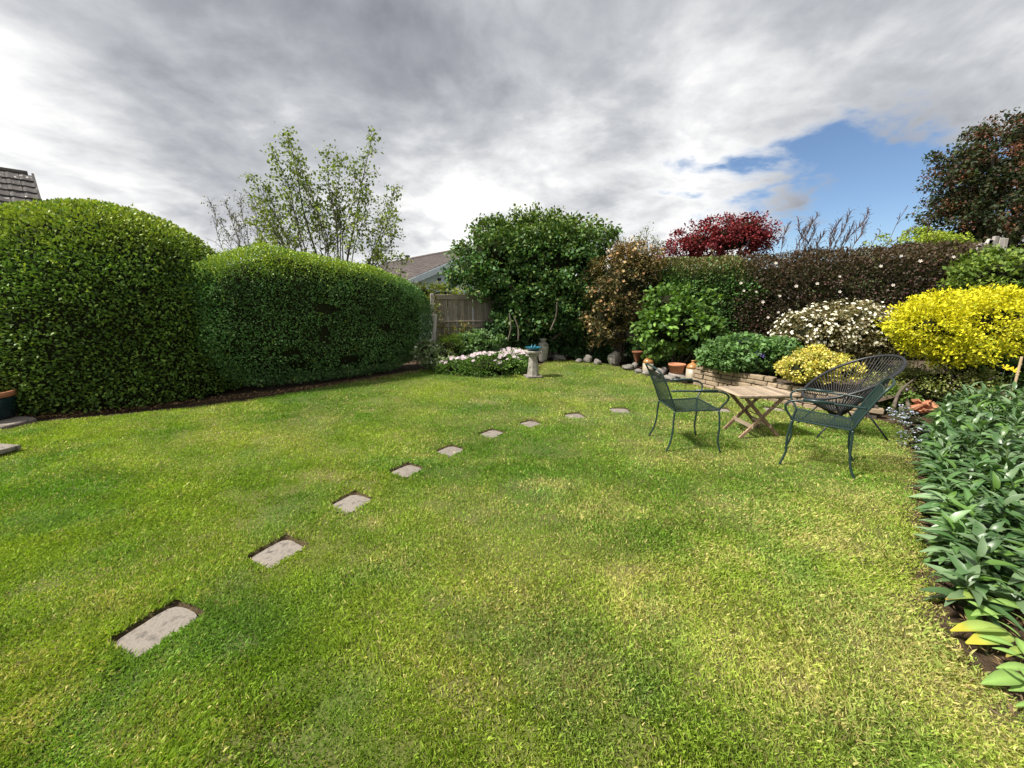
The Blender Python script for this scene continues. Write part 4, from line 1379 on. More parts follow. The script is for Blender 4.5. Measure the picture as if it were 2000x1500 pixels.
z = -.05; course = 0
while z < .33:
    hgt = random.choice([.07, .08, .095, .075])
    s_ = -random.uniform(0, .1)
    while s_ < LEN:
        w_ = random.uniform(.14, .33)
        if s_ + w_ / 2 < LEN:
            p, d = on_wall(s_ + w_ / 2)
            if z + hgt * .6 < wall_h(s_ + w_ / 2):
                mb = MB()
                nv = Vector((d.y, -d.x, 0))
                mb.box((0, 0, 0), (w_ - .010, .12, hgt - .009), jit=.004, bev=.010)
                o = mb.build('stone', M['wallstone'], wroot)
                m4 = Matrix.Rotation(math.atan2(d.y, d.x) + R(random.uniform(-2, 2)), 4, 'Z')
                m4.translation = p + nv * random.uniform(-.012, .012) + Vector((0, 0, z + hgt / 2)) - wo
                o.matrix_local = m4
        s_ += w_
    z += hgt; course += 1
V = []; Fc = []
for i, p in enumerate(pl):
    d = (pl[min(i + 1, len(pl) - 1)] - pl[max(i - 1, 0)]).normalized(); nv = Vector((-d.y, d.x, 0))
    hh_ = wall_h(cum[i]) - .045
    for off in (-.035, .12):
        V += [p + nv * off - wo + Vector((0, 0, -.1)), p + nv * off - wo + Vector((0, 0, hh_))]
for i in range(len(pl) - 1):
    a = i * 4; b_ = a + 4
    Fc += [(a, b_, b_ + 1, a + 1), (a + 1, b_ + 1, b_ + 3, a + 3), (a + 2, a + 3, b_ + 3, b_ + 2)]
Fc += [(0, 1, 3, 2), (len(V) - 4, len(V) - 2, len(V) - 1, len(V) - 3)]
mesh('mortar', V, Fc, M['mortar'], wroot)

# ================================================================== rocks, pots and jars
def rock(px, py, wpx, hpx, label, seed, d=None, flat=1.0, z=0.0):
    p = at(px, py, z) if d is None else atd(px, py, d)
    sc = p.y / F * 1.0
    w_, h_ = wpx * sc, hpx * sc
    r = np.random.default_rng(seed)
    dirs = []
    V = []; Fc = []
    nu, nv = 12, 8
    off = r.random(6) * 6
    for j in range(nv + 1):
        th = math.pi * j / nv
        for i in range(nu):
            ph = 2 * math.pi * i / nu
            x, y, z_ = math.sin(th) * math.cos(ph), math.sin(th) * math.sin(ph), math.cos(th)
            k = 1 + .16 * math.sin(2.3 * x + off[0]) * math.cos(2.1 * y + off[1]) + .10 * math.sin(4 * z_ + off[2] + 3 * x) + .07 * math.sin(6 * y + off[3]) + r.uniform(-.04, .04)
            V.append((x * k * w_ / 2, y * k * w_ / 2 * flat, z_ * k * h_ * .55 + h_ * .42))
    for j in range(nv):
        for i in range(nu):
            i2 = (i + 1) % nu
            Fc.append((j * nu + i, (j + 1) * nu + i, (j + 1) * nu + i2, j * nu + i2))
    o = mesh('rock', V, Fc, M['rock'])
    o.location = p
    o.rotation_euler = (0, 0, float(r.random() * .6 - .3))
    return tag(o, label, 'rock', 'rocks along the back edge of the lawn')


rock(1093, 704, 26, 12, 'low brownish rock behind and right of the bird bath', 1)
rock(1148, 708, 17, 16, 'small upright pale rock under the cream blossom', 2)
rock(1131, 708, 13, 8, 'small low stone just left of the pale upright rock', 3)
rock(1167, 712, 15, 11, 'small whitish rock between the pale rock and the round boulder', 4)
rock(1199, 713, 24, 27, 'large rounded upright grey boulder at the back lawn edge', 5, flat=.6)
rock(1226, 722, 24, 11, 'flat pale stone right of the round boulder', 6)
rock(1240, 719, 12, 12, 'small white stone left of the first stoneware jar', 7)
rock(1247, 729, 16, 9, 'brownish pebble just behind the back of the left green chair', 8)
rock(1262, 732, 14, 8, 'small whitish stone in front of the first stoneware jar', 9)
rock(1288, 735, 18, 16, 'rough reddish white stone left of the terracotta pot', 10)
rock(1306, 741, 26, 9, 'flat stone at the bottom of the pile left of the stoneware flagon', 11)
rock(1322, 739, 38, 13, 'broad flat rock carrying the terracotta pot', 12)
rock(1296, 728, 14, 12, 'pinkish stone on top of the pile beside the terracotta pot', 13, z=.05)
rock(1336, 745, 16, 8, 'small grey stone at the foot of the stoneware flagon', 14)
rock(1277, 741, 12, 7, 'tiny pebble at the lawn edge left of the rock pile', 15)

# terracotta bowl
p = at(1321, 729, .10)
mb = MB(); mb.lathe([(.085, 0), (.12, .01), (.145, .15), (.160, .152), (.162, .185), (.148, .187), (.138, .13), (.02, .12)], seg=32)
o = mb.build('terracotta_pot', M['terracotta'], smooth=True); o.location = p
tag(o, 'empty terracotta pot on the rock pile beside the wall', 'pot')


def flagon(px, py, s_, label):
    p = at(px, py, 0)
    r = thing('stoneware_flagon', label, 'jar', p, 0, 'two tone stoneware flagons')
    mb = MB(); mb.lathe([(.10, 0), (.115, .01), (.118, .05), (.118, .235)], seg=28)
    a = mb.build('body', M['stoneware'], r, smooth=True)
    mb = MB(); mb.lathe([(.1185, .235), (.114, .27), (.09, .31), (.05, .335), (.034, .345), (.034, .37), (.045, .375), (.045, .39), (.03, .392)], seg=28)
    b_ = mb.build('shoulder', M['jarbrown'], r, smooth=True)
    mb = MB(); mb.tube(spline([(.04, 0, .375), (.075, 0, .37), (.085, 0, .33)], 5), .009, 6)
    c = mb.build('handle', M['jarbrown'], r, smooth=True)
    r.scale = (s_, s_, s_)
    return r


flagon(1351, 743, .98, 'stoneware flagon with brown shoulder at the end of the stone wall')
flagon(1265, 729, .93, 'stoneware flagon with orange brown shoulder behind the left green chair')
# rusty urn on its stem, in the ivy
p = at(1243, 718, 0)
ur = thing('rusty_urn', 'small rusty brown urn planter in the ivy behind the flagon', 'urn', p)
mb = MB(); mb.lathe([(.075, 0), (.08, .02), (.03, .05), (.028, .14), (.06, .20), (.10, .33), (.12, .35), (.12, .37), (.10, .372), (.02, .34)], seg=24); mb.build('bowl', M['rust'], ur, smooth=True)
# tall pale jar behind the bird bath
p = at(1060, 706, 0)
r = thing('tall_urn', 'tall pale weathered stone urn standing behind the bird bath', 'urn', p)
mb = MB(); mb.lathe([(.09, 0), (.10, .02), (.105, .10), (.135, .26), (.140, .38), (.115, .45), (.075, .48)], seg=28); mb.build('body', M['urn'], r, smooth=True)
mb = MB(); mb.lathe([(.072, .47), (.068, .53), (.092, .545), (.092, .565), (.06, .567), (.05, .5)], seg=28); mb.build('neck', M['urn'], r, smooth=True)
# bird bath
p = at(1041, 737, 0)
r = thing('bird_bath', 'concrete pedestal bird bath holding a teal dish at the lawn edge', 'bird bath', p, R(12))
mb = MB(); mb.box((0, 0, .02), (.31, .31, .05), jit=.004, bev=.008); mb.build('base', M['slab'], r)
mb = MB()
V = []; Fc = []
for (hs, z_) in ((.105, .045), (.10, .06), (.068, .43)):
    for k in range(8):
        a = math.pi / 4 * k + math.pi / 8
        q = hs * 1.15
        V.append((q * math.cos(a), q * math.sin(a), z_))
for l_ in range(2):
    for k in range(8): Fc.append((l_ * 8 + k, l_ * 8 + (k + 1) % 8, l_ * 8 + 8 + (k + 1) % 8, l_ * 8 + 8 + k))
mb.add(V, Fc); mb.build('pedestal', M['concrete'], r)
mb = MB(); mb.box((0, 0, .455), (.19, .19, .05), bev=.012, jit=.003); mb.box((0, 0, .505), (.29, .29, .055), bev=.014, jit=.004); mb.build('cap', M['concrete'], r)
ds = thing('water_dish', 'teal glazed dish with small blue bird figures on the bird bath', 'dish', (p.x, p.y, .534))
mb = MB(); mb.lathe([(.08, 0), (.11, .01), (.155, .055), (.160, .065), (.150, .066), (.10, .02), (.01, .016)], seg=32); mb.build('bowl', M['bluedish'], ds, smooth=True)
for (dx, dy_, s_) in ((-.03, -.02, 1), (.035, .02, .9)):
    mb = MB(); mb.lathe([(.003, .03), (.022, .045), (.027, .065), (.018, .085), (.012, .09), (.014, .105), (.004, .116)], (dx, dy_, 0), 12); mb.build('bird_figure', M['bluedish'], ds, smooth=True)

# left edge : glazed pot and slabs
p = at(-22, 822, 0)
pr = thing('glazed_pot', 'dark glazed pot with reddish rim at the left edge by the hedge', 'pot', (p.x, p.y, .03))
mb = MB(); mb.lathe([(.20, 0), (.23, .01), (.265, .20), (.27, .27)], seg=32); mb.build('body', M['dkpot'], pr, smooth=True)
mb = MB(); mb.lathe([(.271, .27), (.285, .275), (.287, .335), (.265, .338), (.255, .28), (.02, .27)], seg=32); mb.build('rim', M['terracotta'], pr, smooth=True)
blades('potted_plant', 'thin leafy stems growing in the dark glazed pot', (p.x, p.y, .29), 24, .50, .10, (.08, .13, .03), .008)
p = at(-40, 829, 0)
V, Fc = slab(.9, .6, .05, 77)
o = mesh('paving_slab', V, Fc, M['slab']); o.location = (p.x, p.y, .015)
tag(o, 'pale paving slab under the dark glazed pot', 'paving slab')
p = at(-62, 893, 0)
mb = MB(); mb.box((0, 0, 0), (.62, .42, .05), bev=.01, jit=.004)
o = mb.build('paving_slab', M['slab']); o.location = (p.x, p.y, .045); o.rotation_euler = (0, 0, R(-8))
tag(o, 'flat stone slab entering at the left edge of the lawn', 'paving slab')

# ================================================================== daisy bed
def mound(name, label, cat, e, ncl, per, cr, L, cols, base, **k):
    return shrub(name, label, cat, e, ncl, per, cr, L, cols, base=base, nst=0, **k)


e = [(tuple(at(905, 718, .10)), (.55, .38, .17)), (tuple(at(960, 715, .15)), (.68, .55, .22)), (tuple(at(1000, 708, .15)), (.42, .55, .24)), (tuple(at(940, 725, .07)), (.6, .26, .12)), (tuple(at(870, 714, .06)), (.28, .28, .11))]
dz = mound('daisy_mound', 'spreading mound of pinkish white daisies left of the bird bath', 'flowers', e, 520, 26, .09, .055, [(.075, .155, .028), (.05, .11, .022), (.11, .20, .035)], (-.4, 8.1, 0), core=.86, shell=(.8, 1.06), aspect=.2, out=.9)
dm = daisy_mesh('daisy', 12, .037, (.66, .55, .67), (.28, .2, .28), .12)
DP = []
random.seed(21)
for i in range(420):
    q = e[random.choice([0, 0, 1, 1, 1, 2, 2, 4])]
    a = random.uniform(0, 2 * math.pi); rr_ = math.sqrt(random.random())
    x = q[0][0] + math.cos(a) * q[1][0] * rr_ * .95; y = q[0][1] + math.sin(a) * q[1][1] * rr_ * .95
    zz_ = 0
    for (c, r_) in e:
        k = 1 - ((x - c[0]) / r_[0]) ** 2 - ((y - c[1]) / r_[1]) ** 2
        if k > 0: zz_ = max(zz_, c[2] + r_[2] * math.sqrt(k))
    # blooms crowd the upper, sunnier band
    if y < 7.95 and random.random() < .75: continue
    if zz_ < .08: continue
    if any((x - u) ** 2 + (y - v) ** 2 < .055 ** 2 for u, v, _ in DP): continue
    DP.append((x, y, zz_))
for (x, y, z_) in DP:
    place_child(dz, dm, 'flower', (x, y, z_ + random.uniform(.03, .075)), (random.uniform(-.4, .3), random.uniform(-1, -.2), .9), random.uniform(.8, 1.25))
e = [(tuple(atd(935, 672, 9.0)), (.55, .4, .25)), (tuple(atd(905, 680, 8.9)), (.35, .3, .2))]
mound('grey_green_clump', 'clump of scalloped grey green leaves behind the daisies', 'plant', e, 190, 16, .10, .085, [(.13, .22, .09), (.09, .17, .06)], (-.8, 9.0, 0), core=.84, shell=(.8, 1.04), aspect=.45)
e = [(tuple(atd(880, 683, 8.7)), (.32, .28, .30))]
mound('feathery_bush', 'small feathery lime and dark bush by the hedge end', 'shrub', e, 170, 30, .08, .05, [(.15, .22, .03), (.10, .16, .028), (.05, .09, .02)], (-1.4, 8.7, 0), core=.8, shell=(.75, 1.1), aspect=.09, out=1.4)
e = [(tuple(atd(855, 700, 8.4)), (.33, .25, .20)), (tuple(atd(838, 690, 8.5)), (.3, .25, .25)), (tuple(atd(870, 712, 8.2)), (.22, .2, .1))]
mound('silver_plant', 'silvery white and green foliage plant at the end of the long hedge', 'plant', e, 200, 18, .08, .06, [(.38, .42, .34), (.12, .18, .06), (.08, .14, .04), (.24, .30, .18)], (-1.7, 8.4, 0), core=.84, shell=(.8, 1.06), aspect=.3)
e = [(tuple(atd(858, 625, 9.5)), (.16, .15, .55)), (tuple(atd(880, 650, 9.5)), (.3, .2, .25)), (tuple(atd(915, 645, 9.6)), (.25, .15, .22))]
shrub('climbing_rose', 'sparse reddish green climbing rose against the grey fence', 'rose', e, 70, 12, .10, .05, [(.13, .17, .045), (.20, .14, .05), (.10, .13, .035)], base=(-1.75, 9.5, 0), nst=7, core=0, stem_r=.012, shell=(.2, 1.1), flowers=(9, .035, [(.75, .6, .62)], .03))

# ================================================================== right hand perennial bed
def bed_edge(y):
    pts = [tuple(at(*q)[:2]) for q in ((2020, 1420), (1930, 1330), (1862, 1240), (1838, 1150), (1832, 1090), (1815, 1000), (1800, 905), (1795, 870))]
    return float(np.interp(y, [q[1] for q in pts], [q[0] for q in pts]))


pb = thing('leafy_perennials', 'dense bed of long grey green lance leaves along the right edge', 'plants', (3.2, 2.6, 0))
ro = np.array((3.2, 2.6, 0))
LP, LD, LL, LCc = [], [], [], []
stm = MB()
random.seed(5)
cnt = 0
for i in range(900):
    y = random.uniform(1.60, 4.75)
    x0 = bed_edge(min(y, 3.85)) + (max(0, y - 3.85) * .9) + .09
    x = x0 + random.random() ** 1.2 * 1.6
    if x > 1.34 * y + .75: continue
    if y > 4.0 and x < 1.13 * y + .05: continue
    if any((x - a) ** 2 + (y - b_) ** 2 < .078 ** 2 for a, b_ in [(q[0], q[1]) for q in LP[-0:]][:0]): continue
    if cnt > 330: break
    cnt += 1
    inn = min(1, (x - x0) / .5)
    H = (.20 + .22 * inn) * random.uniform(.8, 1.2)
    lean_ = Vector((-.26 * (1 - inn) + random.gauss(0, .12), random.gauss(-.06, .12), 0))
    topp = Vector((x, y, 0)) + Vector((0, 0, H)) + lean_ * H
    stm.tube([Vector((x, y, -.02)) - Vector(ro), Vector((x, y, H * .5)) + lean_ * H * .3 - Vector(ro), topp - Vector(ro)], [.005, .004, .003], 4, cap=False)
    nl = random.randint(11, 15)
    a0_ = random.uniform(0, 6.28)
    for k in range(nl):
        t = (k + .5) / nl
        a = a0_ + k * 2.4
        pz = Vector((x, y, 0)) + (topp - Vector((x, y, 0))) * (.12 + .88 * t)
        el = -.1 + 1.15 * t ** 1.6 + random.gauss(0, .15)
        dv = Vector((math.cos(a) * math.cos(el), math.sin(a) * math.cos(el), math.sin(el))) + lean_ * .5
        ln = random.uniform(.13, .195) * (1.15 - .45 * t)
        LP.append(tuple(pz)); LD.append(tuple(dv.normalized())); LL.append(ln)
        c = np.array([(.065, .135, .05), (.045, .105, .035), (.13, .21, .11), (.09, .185, .035)][random.choice([0, 0, 1, 2, 2, 3])]) * random.uniform(.75, 1.2)
        LCc.append(c)
LP, LD, LL, LCc = map(np.array, (LP, LD, LL, LCc))
tag(stm.build('stems', M['stalk'], pb), kind='stuff')
cd = np.linalg.norm(LP - np.array([0, 0, CH]), axis=1)
vx = np.abs(LP[:, 0] / LP[:, 1])
score = LL / cd * (1 + 1.6 * LP[:, 2]) * np.where(vx < 1.28, 1, .2) + RNG.random(len(LP)) * .006
order = np.argsort(-score); sel, rest = order[:300], order[300:]
leaf_objects(pb, LP[sel] - ro, LD[sel], LL[sel], LCc[sel], .155, 'leaf_sheen', curl=.85)


def leaf_mass(P, D, L, C, aspect, curl=.5, seg=4):
    VV = []; FF = []; CC = []
    t = np.linspace(0, 1, seg + 1)
    wv = aspect * np.clip(np.sin(np.pi * np.minimum(1, t * .93 + .045)), 0, 1) ** .75 * (1.15 - .35 * t)
    z = curl * (.45 * t - .75 * t * t)
    base = np.zeros(((seg + 1) * 3, 3))
    for i in range(seg + 1):
        base[i * 3] = (t[i], -wv[i], z[i] + wv[i] * .35); base[i * 3 + 1] = (t[i], 0, z[i]); base[i * 3 + 2] = (t[i], wv[i], z[i] + wv[i] * .35)
    f0 = np.array([(i * 3 + s_, i * 3 + s_ + 3, i * 3 + s_ + 4, i * 3 + s_ + 1) for i in range(seg) for s_ in (0, 1)])
    for k, (p, d, l_, c) in enumerate(zip(P, D, L, C)):
        m3 = np.array(frame(d, random.uniform(-.5, .5))) * l_
        VV.append(base @ m3.T + p); FF.append(f0 + k * len(base)); CC.append(np.tile(c, (len(base), 1)))
    return np.concatenate(VV), np.concatenate(FF), np.concatenate(CC)


V, Fc, C = leaf_mass(LP[rest] - ro, LD[rest], LL[rest], LCc[rest], .155, curl=.85)
o = mesh('foliage', V, Fc, M['leaf_sheen'], pb, col=C, smooth=True); o['kind'] = 'stuff'

# low plant with yellowing leaves nearest the camera
fp = at(1960, 1260, 0)
fr = thing('yellowing_plant', 'low plant with broad yellowing leaves at the near end of the bed', 'plant', (fp.x, fp.y, 0))
for (px, py, qx, qy, ln, z_, yel) in ((1985, 1235, 1860, 1222, .20, .07, 1), (1990, 1240, 1895, 1250, .17, .05, 1), (2010, 1290, 1940, 1262, .15, .05, 0), (2020, 1300, 1985, 1240, .16, .08, 0), (2030, 1310, 1950, 1300, .14, .04, 0),
                                   (2030, 1340, 1975, 1345, .12, .03, 0), (2025, 1270, 1965, 1275, .14, .05, 2), (1975, 1200, 1900, 1195, .16, .10, 0), (2000, 1190, 1935, 1170, .16, .13, 0), (2035, 1350, 1980, 1320, .14, .04, 2), (2020, 1230, 1985, 1200, .14, .12, 0),
                                   (1960, 1175, 1850, 1160, .15, .13, 2), (1950, 1160, 1870, 1140, .15, .15, 0), (1985, 1160, 1940, 1140, .14, .17, 0),
                                   (1990, 1265, 1915, 1240, .14, .06, 0), (2010, 1320, 1925, 1330, .14, .05, 0), (2035, 1380, 1985, 1375, .14, .04, 0), (1960, 1215, 1890, 1170, .14, .12, 0), (2020, 1345, 1990, 1300, .14, .07, 0), (2000, 1250, 1950, 1210, .14, .11, 0), (2040, 1360, 1960, 1300, .14, .08, 0)):
    a = at(px, py, z_ * .7); b_ = at(qx, qy, z_)
    c = [(.15, .25, .07), (.20, .28, .07), (.18, .25, .06)][yel]
    me = leaf_mesh(.15, 'leaf', ('y', px, py), c, curl=.4)
    if yel:
        at_ = me.attributes['col']
        buf = np.zeros(len(me.vertices) * 4, np.float32); at_.data.foreach_get('color', buf); buf = buf.reshape(-1, 4)
        buf[-(6 if yel == 1 else 3):, :3] = (.40, .38, .05) if yel == 1 else (.34, .24, .06)
        at_.data.foreach_set('color', buf.ravel())
    o = bpy.data.objects.new('leaf', me); COL.objects.link(o); o.parent = fr
    m4 = (frame(b_ - a, random.uniform(-.5, .3)) * max((b_ - a).length, .08) * .86).to_4x4(); m4.translation = a.lerp(b_, .14) - Vector((fp.x, fp.y, 0))
    o.matrix_local = m4
for k in range(9):
    a = Vector((random.uniform(-.1, .12), random.uniform(-.1, .1), -.03)); mb = MB(); mb.tube([a, a + Vector((random.uniform(-.1, .1), 0, .055))], .003, 5)
    mb.build('stem', M['stalk'], fr)
# dry litter under the bed plants
LPp = []
for i in range(2200):
    y = random.uniform(1.1, 4.2); x = bed_edge(y) + random.uniform(-.14, .45)
    LPp.append((x, y, .0 + random.random() * .015))
P = np.array(LPp); D = nrm(rnd_dirs(len(P)) * np.array([1, 1, .15])); l = .015 + .045 * RNG.random(len(P))
V, Fc = leaf_quads(P, D, l, l * .06)
o = mesh('leaf_litter', V, Fc, M['leaf'], col=np.repeat(pal(len(P), [(.22, .15, .08), (.30, .22, .12), (.14, .10, .06)]), 4, 0))
tag(o, 'dry stalks and leaf litter on the soil under the right bed', 'leaf litter', kind='stuff')
P[:, 0] = RNG.random(len(P)) * 4.6 - 6.6; t_ = (P[:, 0] + 6.4) / 4.6
P[:, 1] = 4.85 + np.clip(t_, 0, 1) ** 1.5 * 3.3 + RNG.random(len(P)) * .4; P[:, 2] = .0 + .012 * RNG.random(len(P))
l = .015 + .03 * RNG.random(len(P)); V, Fc = leaf_quads(P, D, l, l * .3)
o = mesh('leaf_litter', V, Fc, M['leaf'], col=np.repeat(pal(len(P), [(.20, .12, .07), (.26, .18, .10), (.12, .08, .05)]), 4, 0))
tag(o, 'brown leaf litter on bare soil along the foot of the left hedges', 'leaf litter', kind='stuff')

# cane with poppies
cp_ = at(1977, 772, .30)
mb = MB(); mb.tube([(0, 0, -.2), (-.005, 0, .15), (-.012, 0, .50)], .013, 8)
for z_ in (.1, .26, .40): mb.tube([(-.006, 0, z_), (-.006, 0, z_ + .012)], .016, 8)
o = mb.build('bamboo_cane', M['cane']); o.location = cp_
tag(o, 'upright pale bamboo cane behind the grey green leaves', 'cane')
yp = daisy_mesh('poppy', 5, .05, (.75, .62, .03), (.5, .45, .05), .45)
pr2 = thing('yellow_poppies', 'pair of yellow poppy flowers beside the bamboo cane', 'flowers', tuple(at(1972, 780, .1)))
for (px, py) in ((1963, 719), (1980, 724)):
    q = atd(px, py, cp_.y + .12)
    place_child(pr2, yp, 'flower', q, (-.2, -.8, .8), 1)
    mb = MB(); mb.tube([q - pr2.location, Vector((q.x, q.y, .1)) - pr2.location], .004, 5); mb.build('stem', M['stalk'], pr2)
# terracotta heap : broken ridged planter lying on its side
tp = at(1797, 793, .10)
tr2 = thing('broken_planter', 'broken ridged terracotta planter lying among the bed plants', 'planter', tp)
for (dx, dy_, dz_, sc, rx, rz2) in ((-.07, 0, .05, 1.0, 62, 40), (.07, .06, .10, .85, 80, -30), (.0, -.08, .02, .8, 100, 80), (.12, -.02, .05, .7, 70, 150)):
    mb = MB(); V = []; Fc = []
    n_s = 9
    for j in range(6):
        for k in range(n_s):
            a = -1.2 + 2.4 * k / (n_s - 1)
            rr_ = (.10 + .025 * math.sin(j * 1.1)) * sc * (1 + .06 * (k % 2))
            for q in (0, .012): V.append(((rr_ - q) * math.cos(a), (rr_ - q) * math.sin(a), (j - 2.5) * .04 * sc + .006 * (k % 3)))
    idn = lambda j, k, q: (j * n_s + k) * 2 + q
    for j in range(5):
        for k in range(n_s - 1):
            Fc += [(idn(j, k, 0), idn(j, k + 1, 0), idn(j + 1, k + 1, 0), idn(j + 1, k, 0)), (idn(j, k, 1), idn(j + 1, k, 1), idn(j + 1, k + 1, 1), idn(j, k + 1, 1))]
    for k in range(n_s - 1):
        Fc += [(idn(0, k, 0), idn(0, k, 1), idn(0, k + 1, 1), idn(0, k + 1, 0)), (idn(5, k, 0), idn(5, k + 1, 0), idn(5, k + 1, 1), idn(5, k, 1))]
    for j in range(5):
        Fc += [(idn(j, 0, 0), idn(j + 1, 0, 0), idn(j + 1, 0, 1), idn(j, 0, 1)), (idn(j, n_s - 1, 0), idn(j, n_s - 1, 1), idn(j + 1, n_s - 1, 1), idn(j + 1, n_s - 1, 0))]
    o = mesh('shard', V, Fc, M['terracotta'], tr2)
    o.matrix_local = Matrix.Translation((dx, dy_, dz_)) @ Matrix.Rotation(R(rz2), 4, 'Z') @ Matrix.Rotation(R(rx), 4, 'X') @ Matrix.Rotation(R(-90), 4, 'Z')

# ================================================================== garden furniture
def lattice(mb, corners, nu, nv, th=.0028, sag=.0):
    """wire lattice between four corners (a,b,c,d)"""
    a, b_, c, d = [Vector(q) for q in corners]
    nrm3 = (b_ - a).cross(d - a).normalized()

    def P(u, v): return (a.lerp(b_, u)).lerp(d.lerp(c, u), v) - nrm3 * sag * 4 * (u * (1 - u) + v * (1 - v)) / 2
    for k, (cnt, fn) in enumerate(((nu, lambda t, s_: P(t, s_)), (nv, lambda t, s_: P(s_, t)))):
        for i in range(1, cnt):
            t = i / cnt
            pts = [fn(t, s_) for s_ in (0, .25, .5, .75, 1)]
            for p0, p1 in zip(pts, pts[1:]):
                s1 = (p1 - p0).normalized().cross(nrm3) * th
                n1 = nrm3 * th * .8
                q = nrm3 * (.0007 if k else -.0007)
                V = [p0 - s1 - n1 + q, p0 + s1 - n1 + q, p0 + s1 + n1 + q, p0 - s1 + n1 + q, p1 - s1 - n1 + q, p1 + s1 - n1 + q, p1 + s1 + n1 + q, p1 - s1 + n1 + q]
                mb.add(V, [(0, 1, 5, 4), (1, 2, 6, 5), (2, 3, 7, 6), (3, 0, 4, 7)])


def green_chair(loc, rz, label):
    r = thing('garden_chair', label, 'chair', loc, rz, 'green metal mesh armchairs')
    m = M['greenmetal']; t = .0095
    for s_ in (-1, 1):
        mb = MB()
        mb.tube(spline([(.215, s_ * .235, .435), (.225, s_ * .245, .36), (.232, s_ * .250, .24), (.228, s_ * .253, .13), (.26, s_ * .268, .0)], 6), t, 8)
        mb.build('leg', m, r, smooth=True)
        mb = MB()
        mb.tube(spline([(-.205, s_ * .215, .42), (-.212, s_ * .22, .33), (-.215, s_ * .225, .22), (-.235, s_ * .235, .1), (-.275, s_ * .25, 0)], 6), t, 8)
        mb.build('leg', m, r, smooth=True)
        mb = MB()
        mb.tube(spline([(-.265, s_ * .222, .625), (-.15, s_ * .245, .632), (.05, s_ * .268, .632), (.20, s_ * .276, .628), (.268, s_ * .274, .595), (.275, s_ * .265, .545), (.235, s_ * .245, .475), (.215, s_ * .235, .435)], 7), t, 8)
        mb.tube([(-.05, s_ * .262, .642), (.16, s_ * .275, .642)], .012, 8)
        mb.build('armrest', m, r, smooth=True)
    # seat
    F_ = [(.22, -.235, .44), (.22, .235, .44), (-.20, .215, .42), (-.20, -.215, .42)]
    mb = MB(); mb.tube([F_[0], F_[1], F_[2], F_[3], F_[0]][:4] + [F_[0]], .0085, 8); mb.build('seat_frame', m, r)
    mb = MB(); lattice(mb, F_, 26, 24, .0017, .012); mb.build('seat_mesh', m, r)
    # back
    mb = MB()
    mb.tube(spline([(-.20, -.215, .42), (-.255, -.218, .56), (-.325, -.215, .72), (-.37, -.20, .80), (-.40, -.15, .835), (-.41, 0, .845), (-.40, .15, .835), (-.37, .20, .80), (-.325, .215, .72), (-.255, .218, .56), (-.20, .215, .42)], 6), t, 8)
    mb.build('back_frame', m, r, smooth=True)
    mb = MB(); mb.tube(spline([(-.352, -.208, .77), (-.358, 0, .778), (-.352, .208, .77)], 5), .007, 6); mb.build('crossbar', m, r, smooth=True)
    mb = MB(); lattice(mb, [(-.205, -.213, .44), (-.205, .213, .44), (-.350, .207, .77), (-.350, -.207, .77)], 24, 22, .0016, .008); mb.build('back_mesh', m, r)
    return r


green_chair((1.815, 3.965, 0), R(0), 'green metal mesh armchair left of the wooden table')
green_chair((2.845, 3.46, 0), R(141), 'green metal mesh armchair nearest the camera, right of the table')

# folding table
tb_ = thing('folding_table', 'small slatted wooden folding table between the chairs', 'table', (2.73, 4.30, 0), R(3))
TZ = .495
for sgn in (-1, 1):
    mb = MB(); mb.box((0, sgn * .175, TZ - .022), (.56, .022, .034), bev=.003); mb.build('apron', M['teak'], tb_)
for i in range(9):
    mb = MB(); mb.box((-.30 + i * .075, 0, TZ), (.062, .42, .014), bev=.003, jit=.0008); mb.build('slat', M['teak'], tb_)
for sgn in (-1, 1):
    mb = MB(); mb.box((0, sgn * .222, TZ - .002), (.668, .024, .022), bev=.003); mb.build('edge_rail', M['teak'], tb_)
for (y0, sg) in ((-.165, 1), (-.140, -1), (.140, 1), (.165, -1)):
    mb = MB()
    a = Vector((-.235 * sg, y0, 0)); b_ = Vector((.21 * sg, y0, TZ - .03))
    d = b_ - a
    mb.box((a + b_) / 2, (.036, .020, d.length), rot=Matrix.Rotation(math.atan2(d.x, d.z), 3, 'Y'), bev=.003)
    mb.build('leg', M['teakleg'], tb_)
for sg in (-1, 1):
    xx = -.235 * sg + .445 * sg * .28
    y1 = -.165 if sg == 1 else -.140
    y2 = .140 if sg == 1 else .165
    mb = MB(); mb.box((xx, (y1 + y2) / 2, .135), (.014, y2 - y1 + .05, .042), bev=.002); mb.build('stretcher', M['teak'], tb_)
mb = MB(); mb.tube([(0.0, -.18, .245), (0.0, .18, .245)], .005, 6); mb.build('pivot_rod', M['dark'], tb_)

# black string chair
sc_ = thing('string_chair', 'black oval string chair with splayed metal legs, behind the right chair', 'chair', (3.78, 4.34, 0), R(176))
ringp = []
NR = 64


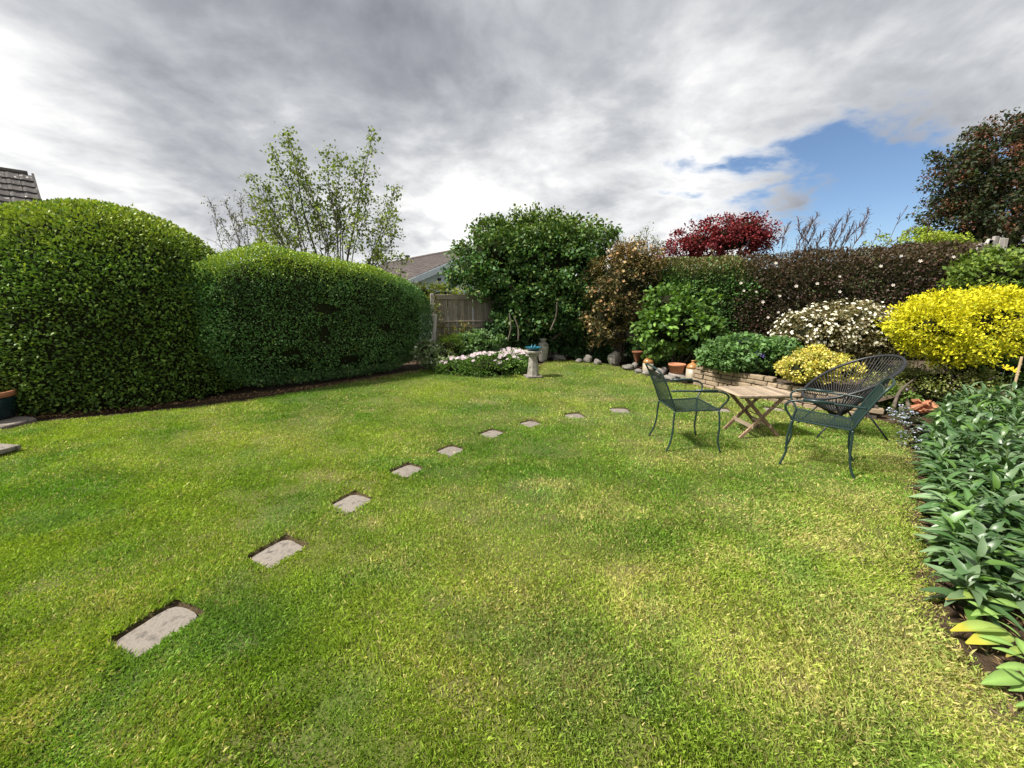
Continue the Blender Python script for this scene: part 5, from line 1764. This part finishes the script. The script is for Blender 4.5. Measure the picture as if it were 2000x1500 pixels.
def ringpt(a, k=1.0):
    """egg shaped rim, a=0 at the front lip (local +x), rising to the back"""
    u = math.cos(a); v = math.sin(a)
    # along the rim axis
    wv = .365 * v * (1.0 - .10 * u) * k
    ax_ = u * k
    x = .415 * ax_ + .0
    z_ = .60 - .245 * ax_ + .045 * ax_ * ax_ + .03 * v * v
    return Vector((x - .03 * (u < 0) * u * u, wv, z_))


pts = [ringpt(2 * math.pi * k / NR) for k in range(NR)]
mb = MB(); mb.tube(pts + [pts[0]], .0155, 10); mb.build('rim', M['blackmetal'], sc_, smooth=True)
# little seat ring
ctr_ = Vector((.06, 0, .235))
r2 = [ctr_ + Vector((.075 * math.cos(2 * math.pi * k / 24), .075 * math.sin(2 * math.pi * k / 24), -.012 * math.cos(2 * math.pi * k / 24))) for k in range(24)]
mb = MB(); mb.tube(r2 + [r2[0]], .009, 8); mb.build('seat_ring', M['blackmetal'], sc_, smooth=True)
NC = 72
for k in range(NC):
    a = 2 * math.pi * (k + .5) / NC
    o1 = ringpt(a)
    i1 = ctr_ + Vector((.075 * math.cos(a), .075 * math.sin(a), 0))
    mdl = o1.lerp(i1, .5) + Vector((0, 0, -.015))
    mb = MB(); mb.tube([o1, mdl, i1], .0043, 5, cap=False)
    mb.build('cord', M['cord'], sc_, smooth=True)
# frame under the seat and legs
hub = [(.20, -.19, .36), (.20, .19, .36), (-.16, .19, .36), (-.16, -.19, .36)]
fr_ = MB(); fr_.tube(spline([(.24, -.17, .40), (.06, -.15, .215), (-.18, -.16, .38), (-.33, -.14, .70)], 5), .009, 8); fr_.tube(spline([(.24, .17, .40), (.06, .15, .215), (-.18, .16, .38), (-.33, .14, .70)], 5), .009, 8)
fr_.tube([(.06, -.15, .215), (.06, .15, .215)], .009, 8); fr_.tube([(-.15, -.168, .375), (-.15, .168, .375)], .008, 8)
fr_.build('cradle', M['blackmetal'], sc_, smooth=True)
for (x0, y0, z0_, x1, y1) in ((.14, -.165, .30, .30, -.28), (.14, .165, .30, .42, .25), (-.10, -.165, .32, -.37, -.22), (-.10, .165, .32, -.30, .30)):
    mb = MB(); mb.tube([(x0, y0, z0_), (x1, y1, 0)], .0095, 8); mb.tube([(x1, y1, .02), (x1, y1, -.002)], .011, 8); mb.build('leg', M['blackmetal'], sc_, smooth=True)
